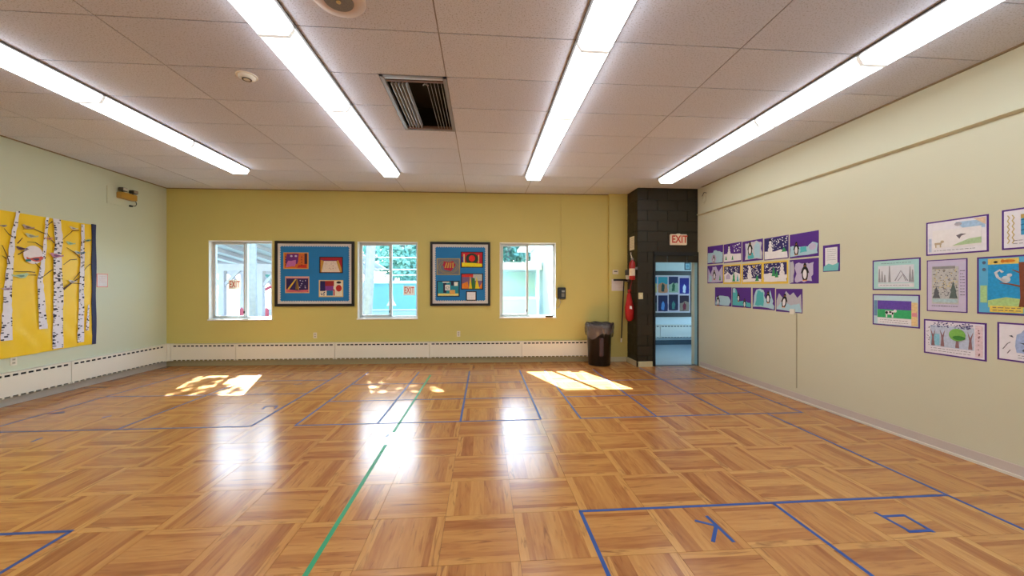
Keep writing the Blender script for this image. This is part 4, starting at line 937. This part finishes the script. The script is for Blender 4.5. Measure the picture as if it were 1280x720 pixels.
def outlet(frame, x, z, label, w=0.07, h=0.115, off=0.0):
    t = thing('power_outlet', label, 'outlet', frame.at(x, z, off), frame.rz, 'wall outlets')
    MB().box(-w / 2, w / 2, -0.006, 0, -h / 2, h / 2).build('cover_plate', mat('outlet_plate', C(222, 214, 196), 0.4), t, bevel=0.002)
    for dz in (-0.022, 0.022):
        s = MB().box(-0.016, 0.016, -0.008, -0.005, dz - 0.014, dz + 0.014).build('socket', mat('outlet_socket', C(190, 180, 160), 0.4), t)
        MB().box(-0.008, -0.005, -0.009, -0.0075, dz - 0.006, dz + 0.006).box(0.005, 0.008, -0.009, -0.0075, dz - 0.006, dz + 0.006).build('slot', M_DARK, s)
outlet(LEFT, -2.45, 0.566, 'white power outlet on left wall under the birch mural', 0.073, 0.11)
outlet(BACK, 2.827, 0.581, 'small power outlet below the wide bulletin board')
outlet(BACK, 5.678, 0.592, 'small power outlet below the squarer bulletin board')

# ------------------------------------------------------------------ back wall near the pier
ph = thing('wall_phone', 'black wall phone mounted right of the right window', 'phone', BACK.at(7.803, 1.422), BACK.rz)
MB().box(-0.085, 0.085, -0.05, 0, -0.12, 0.12).build('body', M_BLACKP, ph, bevel=0.01)
MB().box(-0.07, -0.02, -0.085, -0.05, -0.10, 0.10).build('handset', M_BLACKP, ph, bevel=0.012)
MB().box(0.0, 0.06, -0.053, -0.049, 0.02, 0.06).build('display', mat('phone_display', C(150, 156, 150), 0.3), ph)
MB().box(-0.005, 0.055, -0.053, -0.049, -0.075, 0.0).build('keypad', mat('phone_keys', C(120, 116, 106), 0.4), ph)
MB().tube([(-0.05, -0.05, -0.11), (-0.03, -0.045, -0.2), (-0.06, -0.04, -0.29), (-0.10, -0.03, -0.32), (-0.12, -0.03, -0.26), (-0.11, -0.02, -0.1)], 0.008).build('coiled_cord', mat('cord_grey', C(176, 170, 150), 0.5), ph, smooth=True)
MB().box(-0.012, 0.012, -0.018, 0, 0.12, H - 1.422 - 0.02).build('conduit', M_BACKWALL, ph)
th = thing('thermostat', 'small cream thermostat above paper notice near the dark pier', 'thermostat', BACK.at(8.918, 1.862, 0.08), BACK.rz)
MB().box(-0.06, 0.06, -0.028, 0, -0.045, 0.045).build('body', mat('thermostat_cream', C(220, 212, 190), 0.4), th, bevel=0.006)
MB().box(-0.035, 0.035, -0.03, -0.027, 0.0, 0.022).build('display', mat('thermo_display', C(96, 96, 84), 0.3), th)
a = Art('paper_notice', BACK, 8.977, 1.593, 0.27, 0.244, 'plain white paper notice on back wall under the thermostat', 'notice', paper(222, 214, 212), off=0.08)
writing(a, 0.12, 0.88, 0.2, 0.9, 6, 97, paper(186, 176, 180), 1)
mp = thing('squeegee_mop', 'black long-handled mop hung head-up in corner by the pier', 'mop', (2.90, 7.62, 0))
MB().box(-0.22, 0.07, -0.02, 0.02, 1.675, 1.715).build('head', M_BLACKP, mp, bevel=0.006)
MB().tube([(0.0, 0, 1.69), (-0.055, 0, 0.50)], 0.013).build('handle', M_BLACKP, mp)
MB().tube([(-0.055, 0, 0.50), (-0.06, 0, 0.42)], 0.015).build('white_tip', M_WHITE, mp)
MB().box(0.0, 0.108, -0.012, 0.012, 1.66, 1.69).build('wall_hook', M_GREY, mp)
du = thing('dust_brush', 'dark grey hand brush with pale bristles hung on the pier', 'brush', (2.955, 7.56, 0))
MB().lathe([(0.0, 1.90), (0.045, 1.90), (0.055, 1.88), (0.052, 1.79), (0.0, 1.785)], 16).build('brush_block', mat('brush_grey', C(64, 62, 60), 0.6), du)
MB().lathe([(0.046, 1.79), (0.036, 1.71), (0.0, 1.705)], 14).build('bristles', mat('bristle_pale', C(206, 200, 186), 0.9, var=0.2, scale=60), du)
MB().tube([(0.0, 0, 1.88), (0.055, 0, 1.93)], 0.006).build('hanging_loop', M_BLACKP, du)

# fire extinguisher, bag, notice, switch, exit sign on the pier
fe = thing('fire_extinguisher', 'red fire extinguisher hung on side of the dark pier', 'fire extinguisher', (2.925, 7.255, 1.69))
MB().lathe([(0.0, 0.0), (0.05, 0.0), (0.056, 0.012), (0.056, 0.30), (0.048, 0.345), (0.026, 0.37), (0.022, 0.39), (0.0, 0.39)], 24).build('cylinder', M_RED, fe, smooth=True)
MB().lathe([(0.0575, 0.08), (0.0575, 0.22)], 24).build('label_band', mat('ext_label', C(220, 206, 180), 0.5, var=0.25, scale=30), fe)
MB().box(-0.02, 0.02, -0.02, 0.02, 0.385, 0.425).build('valve', M_GREY, fe)
MB().tube([(-0.02, -0.03, 0.43), (-0.05, -0.05, 0.50), (-0.05, -0.06, 0.53)], 0.01).tube([(0.0, 0.0, 0.42), (-0.04, -0.05, 0.44)], 0.009).build('handle', mat('pale_handle', C(206, 190, 170), 0.4), fe)
MB().tube([(0.02, 0, 0.40), (0.06, 0.03, 0.37), (0.065, 0.045, 0.25), (0.058, 0.045, 0.12)], 0.009).build('hose', M_BLACKP, fe, smooth=True)
MB().box(0.045, 0.086, -0.05, 0.05, 0.2, 0.25).build('bracket', M_GREY, fe)
bg = thing('red_bag', 'red drawstring bag hanging below fire extinguisher on the pier', 'bag', (2.93, 7.41, 0))
def wob(i, t): return (0.008 * math.sin(3 * t + i) + 0.006 * math.sin(5 * t - 2 * i), 0)
MB().lathe([(0.0, 0.87), (0.04, 0.875), (0.075, 0.92), (0.085, 1.02), (0.08, 1.15), (0.06, 1.28), (0.036, 1.38), (0.022, 1.45), (0.03, 1.50), (0.0, 1.50)], 20, wob=wob).build('sack', mat('red_cloth', C(170, 20, 22), 0.7, var=0.15, scale=14), bg, smooth=True)
MB().lathe([(0.028, 1.43), (0.032, 1.445), (0.028, 1.46)], 14).build('drawstring', mat('dark_red_cord', C(110, 14, 16), 0.7), bg)
MB().tube([(0.0, -0.02, 1.47), (0.03, -0.02, 1.6), (0.07, 0, 1.70), (0.04, 0.02, 1.6), (0.0, 0.02, 1.47)], 0.009).build('strap', MATS['dark_red_cord'], bg)
MB().prism_xz([(-0.03, 1.12), (0.02, 1.11), (0.015, 1.17), (-0.025, 1.18)], -0.092, -0.084).build('white_print', P_WHITE, bg)
a = Art('pier_notice', PIERS, 0.325, 2.43, 0.24, 0.27, 'white notice sheet on pier above the fire extinguisher', 'notice', paper(226, 218, 200))
writing(a, 0.15, 0.85, 0.15, 0.9, 6, 99, paper(90, 80, 70), 1)
sw = thing('light_switch', 'cream light switch on the dark pier left of doorway', 'light switch', PIERF.at(0.062, 1.376), PIERF.rz)
MB().box(-0.045, 0.045, -0.007, 0, -0.062, 0.062).build('cover_plate', mat('switch_plate', C(216, 204, 164), 0.4), sw, bevel=0.002)
MB().box(-0.006, 0.006, -0.016, -0.006, -0.012, 0.014).build('toggle', M_WHITE, sw)
ex = thing('exit_sign', 'white box exit sign with red letters above the doorway', 'sign', PIERF.at(0.805, 2.472), PIERF.rz)
MB().box(-0.165, 0.165, -0.06, 0, -0.105, 0.105).build('housing', mat('exit_box', C(232, 222, 204), 0.45), ex, bevel=0.008)
MB().box(-0.155, 0.155, -0.064, -0.058, -0.095, 0.095).build('face', mat('exit_face', C(244, 224, 198), 0.4), ex)
text_mesh('lettering', 'EXIT', 0.20, M_EXITRED, ex, (0.01, -0.066, 0), 0.001, 0.78, 0.004)
MB().box(-0.03, 0.03, -0.05, 0, 0.105, 0.118).build('mounting_canopy', M_WHITE, ex)

# right wall odds and ends
cl = thing('wire_coil', 'small coil of pale wire hanging high on right wall by the pier', 'wire', RIGHT.at(0.15, 3.2, 0.012), RIGHT.rz)
MB().tube([(0.06 * math.cos(t), 0, 0.07 * math.sin(t) + 0.004 * t) for t in [0.4 * i for i in range(34)]], 0.005, 6).build('loop', M_RIGHTWALL, cl)
MB().tube([(-0.06, 0, 0.1), (0.0, 0, 0.16), (0.08, 0, 0.13)], 0.006, 6).build('loose_end', M_BLACKP, cl)
cn = thing('cable_trunking', 'thin vertical cable cover below the winter collages with small white box', 'cable cover', RIGHT.at(2.253, 0.165), RIGHT.rz)
MB().box(-0.005, 0.005, -0.008, 0, 0, 1.02).build('channel', mat('channel_grey', C(176, 168, 142), 0.5), cn)
MB().box(-0.10, -0.02, -0.022, 0, 1.005, 1.075).build('junction_box', M_WHITE, cn, bevel=0.004)

# ------------------------------------------------------------------ tape on the floor
def tape(p, q, label, material=M_BTAPE, w=0.024, name='tape_line', group='blue tape lines on the floor'):
    a, b = Vector((p[0], p[1], 0)), Vector((q[0], q[1], 0)); d = b - a; L_ = d.length
    n = max(2, int(L_ / 0.25)); g = random.Random(label)
    top = []; bot = []
    for i in range(n + 1):
        e = g.uniform(-.0012, .0012)
        top.append((L_ * i / n, w / 2 + e)); bot.append((L_ * i / n, -w / 2 + e))
    o = MB().prism_xy(bot + top[::-1], 0.0002, 0.0011).build(name, material, loc=a, rz=math.atan2(d.y, d.x))
    return tag(o, label, 'tape', group)
T = [((-5.32, 4.45), (-2.56, 4.42), 'blue tape line along near edge of the left floor grid'),
     ((-2.555, 4.42), (-2.525, 7.05), 'blue tape line along right edge of the left floor grid'),
     ((-3.94, 4.46), (-3.90, 7.08), 'blue tape line through middle of left grid toward left window'),
     ((-5.32, 4.50), (-5.24, 7.25), 'blue tape line along left wall heater side of left grid'),
     ((-5.29, 5.78), (-2.55, 5.74), 'blue tape line crossing middle of the left floor grid'),
     ((-4.0, 6.57), (-2.54, 6.54), 'blue tape line crossing far part of the left floor grid'),
     ((-2.075, 4.42), (-2.065, 7.09), 'blue tape line along left edge of the middle floor grid'),
     ((-2.085, 4.41), (0.66, 4.39), 'blue tape line along near edge of the middle floor grid'),
     ((-1.15, 7.05), (-1.18, 4.42), 'blue tape line inside middle grid left of the green tape'),
     ((-0.235, 7.04), (-0.25, 4.40), 'blue tape line inside middle grid right of the green tape'),
     ((-2.06, 5.31), (0.67, 5.29), 'blue tape line crossing middle of the middle floor grid'),
     ((-2.06, 6.22), (0.67, 6.17), 'blue tape line crossing far part of the middle floor grid'),
     ((0.69, 7.05), (0.68, 4.39), 'blue tape line along right edge of the middle floor grid'),
     ((1.15, 7.02), (1.15, 4.38), 'blue tape line along left edge of right grid under the sun patch'),
     ((2.07, 7.03), (2.07, 4.38), 'blue tape line inside right grid running to the trash can'),
     ((3.00, 7.09), (2.99, 4.38), 'blue tape line inside right grid running to the dark pier'),
     ((1.14, 4.39), (3.93, 4.39), 'blue tape line along near edge of the right floor grid'),
     ((1.15, 5.28), (3.92, 5.29), 'blue tape line crossing middle of the right floor grid'),
     ((1.15, 6.15), (3.91, 6.17), 'blue tape line crossing far part of the right floor grid'),
     ((3.91, 6.93), (3.92, 4.38), 'blue tape line along right wall edge of the right floor grid'),
     ((3.46, 4.37), (3.41, 1.70), 'long blue tape line nearest the camera along right wall'),
     ((0.66, 2.565), (3.42, 2.555), 'long blue tape line across floor above the square tape mark'),
     ((0.67, 2.565), (0.67, 1.50), 'blue tape line at left edge of the nearest right grid'),
     ((2.06, 2.555), (2.07, 1.50), 'blue tape line between forked and square tape marks'),
     ((-3.60, 2.60), (-2.57, 2.605), 'short blue tape line across floor at lower left corner'),
     ((-2.58, 2.60), (-2.58, 1.60), 'blue tape line toward the camera at lower left corner')]
for p, q, l in T: tape(p, q, l)
tape((-0.91, 6.78), (-0.94, 4.13), 'far green tape line on floor toward middle window', M_GTAPE, 0.03, group='green tape lines on the floor')
tape((-0.94, 3.80), (-0.94, 1.60), 'near green tape line on floor toward the camera', M_GTAPE, 0.03, group='green tape lines on the floor')
def tmark(strips, label):
    c = (sum(s[0][0] for s in strips) / len(strips), sum(s[0][1] for s in strips) / len(strips))
    t = thing('tape_mark', label, 'tape mark', (c[0], c[1], 0), 0, 'small blue tape marks')
    for i, (p, q) in enumerate(strips):
        a, b = Vector(p), Vector(q); d = b - a; n = Vector((-d.y, d.x)).normalized() * 0.011; o = Vector(c); d = d.normalized() * 0.008
        MB().prism_xy([tuple(a - d - n - o), tuple(b + d - n - o), tuple(b + d + n - o), tuple(a - d + n - o)], 0.0002, 0.0011 + 0.0004 * i).build('tape_strip', M_BTAPE, t)
tmark([((1.50, 2.44), (1.51, 2.19)), ((1.40, 2.40), (1.50, 2.34)), ((1.50, 2.34), (1.39, 2.20))], 'forked blue tape mark like letter K on near floor')
tmark([((2.67, 2.39), (2.68, 2.19)), ((2.68, 2.35), (2.83, 2.35)), ((2.83, 2.35), (2.82, 2.18)), ((2.67, 2.19), (2.82, 2.19))], 'small blue tape rectangle on near floor at right')
tmark([((-5.26, 5.05), (-5.16, 5.12)), ((-5.22, 5.06), (-5.12, 5.08))], 'small blue tape mark at far left by heater')
tmark([((-4.47, 4.15), (-4.48, 4.24)), ((-4.47, 4.86), (-4.43, 4.91))], 'faint blue tape dashes on floor at left')
tmark([((-2.77, 5.05), (-2.79, 5.15)), ((-2.79, 5.15), (-2.65, 5.16)), ((-2.65, 5.16), (-2.63, 5.06))], 'small open blue tape box mark inside left grid')
tmark([((-2.98, 6.30), (-2.88, 6.32))], 'tiny blue tape dash at far side of left grid')
tag(MB().prism_xy([(-0.012, -0.03), (0.012, -0.025), (0.016, 0.03), (-0.008, 0.035)], 0.0002, 0.002).build('floor_scrap', M_BLACKP, loc=(-0.985, 4.03, 0)), 'tiny black scrap on floor in gap of the green tape', 'scrap')

# ------------------------------------------------------------------ bin
tb = thing('trash_can', 'dark brown bin with clear bag liner beside the dark pier', 'trash can', (2.335, 7.475, 0))
MB().lathe([(0.0, 0.0), (0.205, 0.0), (0.215, 0.012), (0.245, 0.74), (0.262, 0.75), (0.262, 0.80), (0.245, 0.80), (0.20, 0.03), (0.0, 0.03)], 40).build('body', mat('bin_brown', C(20, 14, 14), 0.3, var=0.15), tb, smooth=True)
MB().box(-0.075, 0.01, -0.262, -0.22, 0.20, 0.56).build('handle_panel', mat('bin_panel', C(66, 42, 38), 0.3), tb, bevel=0.012)
gg = random.Random(3); ph_ = [gg.uniform(0, 6) for _ in range(6)]
def lw(i, t):
    a = (0.007 * math.sin(9 * t + ph_[0] + i) + 0.006 * math.sin(17 * t + ph_[1] - i * 1.3) + 0.006 * math.sin(5 * t + ph_[2]))
    dz = (0.05 * math.sin(2 * t + ph_[3]) + 0.03 * math.sin(5 * t + ph_[4])) if i >= 6 else 0.008 * math.sin(7 * t + i)
    return (a, dz)
def bag_mat():
    m = mat('bag_film', C(104, 96, 98), 0.22, var=0.3, scale=12, bump=0.6, bscale=25, spec=0.8)
    b = m.node_tree.nodes['Principled BSDF']; b.inputs['Alpha'].default_value = 0.72
    return m
MB().lathe([(0.20, 0.35), (0.235, 0.70), (0.245, 0.80), (0.268, 0.835), (0.285, 0.80), (0.283, 0.73), (0.280, 0.66), (0.274, 0.60)], 72, wob=lw).build('bag_liner', bag_mat(), tb, smooth=True)
MB().lathe([(0.272, 0.79), (0.287, 0.80), (0.272, 0.826)], 48).build('bag_knot_band', M_BLACKP, tb)

# ------------------------------------------------------------------ things in the hall
hbd = board('hall_board', HALLW, 2.0, 1.368, 1.51, 1.24, 0.115, 0.012, 'black-framed board of dark pictures seen through the doorway', paper(196, 186, 196), 0.03)
hp_cols = [((60, 150, 160), (196, 130, 90), (30, 60, 50)), ((40, 40, 80), (150, 170, 140), (40, 90, 60)), ((36, 30, 120), (40, 36, 130), (210, 220, 230)),
           ((24, 22, 66), (30, 30, 80), (80, 130, 190)), ((20, 18, 50), (30, 26, 60), (60, 120, 110)), ((44, 20, 40), (140, 120, 100), (110, 24, 40)),
           ((50, 130, 160), (200, 180, 110), (60, 90, 90)), ((24, 24, 40), (60, 80, 80), (30, 40, 60))]
hp_lab = ['teal and tan picture with dark animal, upper row of hall board', 'green speckled picture under dark sky, upper row of hall board', 'deep blue picture with white figure, upper right of hall board',
          'dark picture with pale blue figure, lower row of hall board', 'near-black picture with teal streak, lower row of hall board', 'dark red picture with tan arches, lower right of hall board',
          'teal and yellow picture cut by doorway edge, upper row', 'dark picture cut by doorway edge, lower row']
hp_pos = [(1.857, 1.617), (2.152, 1.623), (2.457, 1.589), (1.857, 1.118), (2.152, 1.140), (2.457, 1.114), (1.56, 1.617), (1.56, 1.118)]
for i, ((cx, cz), cols, lab) in enumerate(zip(hp_pos, hp_cols, hp_lab)):
    a = Art('hall_picture', HALLW, cx, cz, 0.288, 0.455, lab, 'picture', paper(214, 196, 200), off=0.017, group='pictures on the hall board')
    a.layer('painted_sheet', [rec(0.04, 0.96, 0.03, 0.97)], crayon(*cols[0]), 1)
    a.layer('lower_field', [jag([(0.05, 0.04), (0.95, 0.04), (0.95, 0.55), (0.5, 0.62), (0.05, 0.5)], 200 + i, 0.05)], crayon(*cols[1]), 2)
    a.layer('figure', [jag([(0.35, 0.12), (0.62, 0.1), (0.66, 0.45), (0.5, 0.62), (0.36, 0.42)], 220 + i, 0.04)], crayon(*cols[2]), 3)
a = Art('hall_sign', HALLW, 2.561, 2.12, 0.18, 0.20, 'small dark-framed sign on hall wall above the board', 'sign', paper(30, 50, 70))
a.layer('sign_sheet', [rec(0.14, 0.86, 0.13, 0.87)], paper(150, 190, 200), 1); a.layer('sign_mark', [ell(0.5, 0.5, 0.2, 0.2, 12)], paper(110, 160, 180), 2)
heater(HALLW, 0.2, 1.75, 'white heater cover at left in the hall beyond doorway', 0.19, 0.54, 0.09)
heater(HALLW, 1.75, 3.6, 'white heater cover at right in the hall beyond doorway', 0.19, 0.54, 0.09)
struct(MB().box(HX0, HX1, HY1 - 0.02, HY1, 0, 0.12).build('baseboard_hall', mat('hall_base', C(70, 84, 92), 0.5)))

# ------------------------------------------------------------------ outdoors
struct(MB().box(-60, 60, -60, 120, -0.4, -0.2).build('ground', mat('pale_asphalt', C(84, 92, 92), 0.9, var=0.15, scale=0.6)))
M_OUTW = mat('outdoor_white', C(206, 214, 216), 0.6)
M_TIMBER = mat('weathered_timber', C(192, 182, 188), 0.8, var=0.12, scale=3)
pv = thing('timber_shelter', 'pale timber shelter with braced posts outside left window', 'shelter', (-9.9, 17, -0.2))
M_PROOF = mat('shelter_roof', C(226, 232, 234), 0.7)
MB().box(-4.0, 4.0, -0.12, 0.12, 2.45, 2.75).build('beam', M_TIMBER, pv)
MB().box(-4.0, 4.0, 3.88, 4.12, 2.45, 2.75).build('beam', M_TIMBER, pv)
for x in (-2.6, -1.05, 0.5, 2.0):
    for y in (0, 4.0):
        MB().box(x - 0.11, x + 0.11, y - 0.11, y + 0.11, 0, 2.46).build('post', M_TIMBER, pv)
        for s in (-1, 1): MB().prism_xz([(x + s * 0.08, 1.75), (x + s * 0.08, 1.93), (x + s * 0.6, 2.5), (x + s * 0.76, 2.5)], y - 0.05, y + 0.05).build('brace', M_TIMBER, pv)
for k in range(9):
    x = -4.0 + k * 1.0
    MB().sweep_x([(-3.2, 3.55), (5.2, 2.65), (5.2, 2.8), (-3.2, 3.7)], x - 0.04, x + 0.04).build('rafter', M_TIMBER, pv)
MB().sweep_x([(-3.3, 3.71), (5.3, 2.80), (5.3, 2.86), (-3.3, 3.77)], -4.4, 4.4).build('roof_deck', M_PROOF, pv)
sg = thing('swing_frame', 'pink arched play frame behind the timber shelter', 'play frame', (-9.9, 19.0, -0.2))
MB().tube([(0.5 * math.cos(t), 0, 1.45 + 0.35 * math.sin(t)) for t in [math.pi * i / 10 for i in range(11)]], 0.07, 8).build('arch', mat('play_pink', C(214, 90, 120), 0.5), sg)
MB().tube([(-0.5, 0, 1.45), (-0.65, -0.3, 0)], 0.04).tube([(0.5, 0, 1.45), (0.65, -0.3, 0)], 0.04).build('legs', mat('play_grey', C(150, 150, 170), 0.5), sg)
for k in range(6):
    tag(MB().box(-0.09, 0.09, -0.02, 0.02, 0, 0.75).prism_xz([(-0.09, 0.75), (0.09, 0.75), (0, 0.85)], -0.02, 0.02).build('fence_picket', mat('play_red', C(206, 80, 96), 0.5), loc=(-10.9 + k * 0.36, 18.2, -0.2)), '%s pink-red fence picket from the left beyond the timber shelter' % ('first', 'second', 'third', 'fourth', 'fifth', 'sixth')[k], 'picket', 'pink pickets outside')
def tree(x, y, h, cr, cz, leaf, n, seed, label, lean=(0, 0), r0=0.16, size=0.16):
    t = thing('tree', label, 'tree', (x, y, -0.2), 0, 'trees outside')
    MB().tube([(0, 0, -0.05), (lean[0] * .4, lean[1] * .4, h * .45), (lean[0], lean[1], h * .9)], [r0 * 1.25, r0, r0 * .55], 10).build('trunk', mat('bark_pale', C(150, 150, 156), 0.9, var=0.25, scale=8), t)
    g = random.Random(seed); m = MB()
    gs = g.gauss
    class g2:
        gauss = staticmethod(lambda a, b: max(-1.5 * b, min(1.5 * b, gs(a, b))))
    cl = [(g2.gauss(0, cr * .5), g2.gauss(0, cr * .5), g2.gauss(0, cr * .38)) for _ in range(26)]
    for i in range(n):
        c = g.choice(cl); p = Vector((lean[0] + c[0] + g2.gauss(0, cr * .2), lean[1] + c[1] + g2.gauss(0, cr * .2), cz + c[2] + g2.gauss(0, cr * .2)))
        u = Vector((g.gauss(0, 1), g.gauss(0, 1), g.gauss(0, 1))).normalized(); w = u.orthogonal().normalized() * size * .5; u = u * size * g.uniform(.7, 1.2)
        k = len(m.v); m.v += [tuple(p - u), tuple(p + w), tuple(p + u), tuple(p - w)]; m.f.append((k, k + 1, k + 2, k + 3))
    stuff(m.build('leaves', leaf, t))
M_LEAF = mat('leaf_green', C(120, 164, 136), 0.7, var=0.3, scale=2)
M_LEAF2 = mat('leaf_far', C(116, 164, 150), 0.7, var=0.3, scale=1)
tree(-3.95, 13.2, 7.5, 1.35, 6.6, M_LEAF, 1700, 1, 'leaning pale tree trunk outside middle window', (0.5, 0.1), 0.15)
tree(-7.05, 12.2, 7.5, 1.4, 6.2, M_LEAF, 1700, 2, 'tree outside between left and middle windows', (0.0, 0.0), 0.15)
tree(-4.2, 28.9, 9, 2.8, 5.2, M_LEAF2, 5200, 3, 'large leafy tree behind the low blue building', (0, 0), 0.25, 0.3)
tree(-9.3, 40, 9, 2.8, 5.0, M_LEAF2, 5200, 4, 'leafy tree at left behind the low blue building', (0, 0), 0.25, 0.3)
tree(2.2, 33.5, 9, 2.8, 5.6, M_LEAF2, 4800, 5, 'leafy tree beyond the porch outside right window', (0, 0), 0.25, 0.3)
tree(-15.5, 34, 9, 3.0, 4.6, M_LEAF2, 4200, 6, 'leafy tree far behind the timber shelter', (0, 0), 0.25, 0.32)
bd = thing('low_building', 'long low blue building with white roof edge outside middle window', 'building', (-4.3, 23, -0.2))
MB().box(-3.2, 4.2, 0, 3, 0.35, 2.0).build('wall', mat('building_blue', C(116, 176, 186), 0.6), bd)
MB().box(-3.3, 4.3, -0.15, 3.1, 2.0, 2.16).build('roof_edge', M_WHITE, bd)
MB().box(-3.2, 4.2, -0.02, 3, 0.0, 0.35).build('plinth', mat('plinth_pale', C(176, 196, 196), 0.7), bd)
MB().box(-3.2, 4.2, -0.05, 0, 0.40, 0.47).build('trim_strip', M_WHITE, bd)
sn = thing('arrow_post', 'small white arrow-topped post outside middle window', 'post', (-3.85, 16.5, -0.2))
MB().box(-0.05, 0.05, -0.03, 0.03, 0, 1.15).build('post', M_OUTW, sn)
MB().prism_xz([(-0.2, 0.98), (0.2, 0.98), (0.08, 1.2), (0.06, 1.42), (-0.06, 1.42), (-0.08, 1.2)], -0.03, 0.03).build('arrow_head', M_OUTW, sn)
for i, (z, y) in enumerate(((3.6, 24.4), (2.85, 24.4), (2.5, 24.4))):
    tag(MB().tube([(-10.88 + k * 1.033, y, z - 0.15 * math.sin(math.pi * k / 11)) for k in range(12)], 0.03, 6).build('overhead_cable', M_WHITE, loc=(0, 0, 0)), ['highest', 'middle', 'lowest'][i] + ' pale overhead cable outside middle window', 'cable', 'overhead cables outside')
for x, l in ((-11, 'wooden cable pole outside hidden left of middle window'), (0.6, 'wooden cable pole outside right of middle window')):
    up = thing('utility_pole', l, 'pole', (x, 24.4, -0.2)); MB().tube([(0, 0, 0), (0, 0, 5.2)], [0.14, 0.1], 10).build('mast', M_TIMBER, up); MB().box(-0.05, 0.05, -0.7, 0.7, 4.6, 4.75).build('cross_arm', M_TIMBER, up)
po = thing('porch', 'pale blue porch with white rail outside right window', 'porch', (0.6, 13.2, -0.2))
M_PB = mat('porch_blue', C(176, 208, 214), 0.6, var=0.1, scale=2)
MB().box(-0.6, 1.48, 1.6, 1.7, 0, 2.5).build('back_wall', M_PB, po)
MB().box(-0.8, 1.46, -0.1, 1.7, 2.36, 2.62).build('fascia', M_OUTW, po)
MB().box(-0.7, 1.40, -0.04, 0.04, 1.33, 1.43).build('rail', M_OUTW, po)
MB().box(-0.7, 1.28, 0.0, 0.03, 0.2, 1.33).build('rail_panel', M_PB, po)
for x in (-0.7, 1.28): MB().box(x, x + 0.1, -0.05, 0.05, 0, 2.36).build('post', M_OUTW, po)
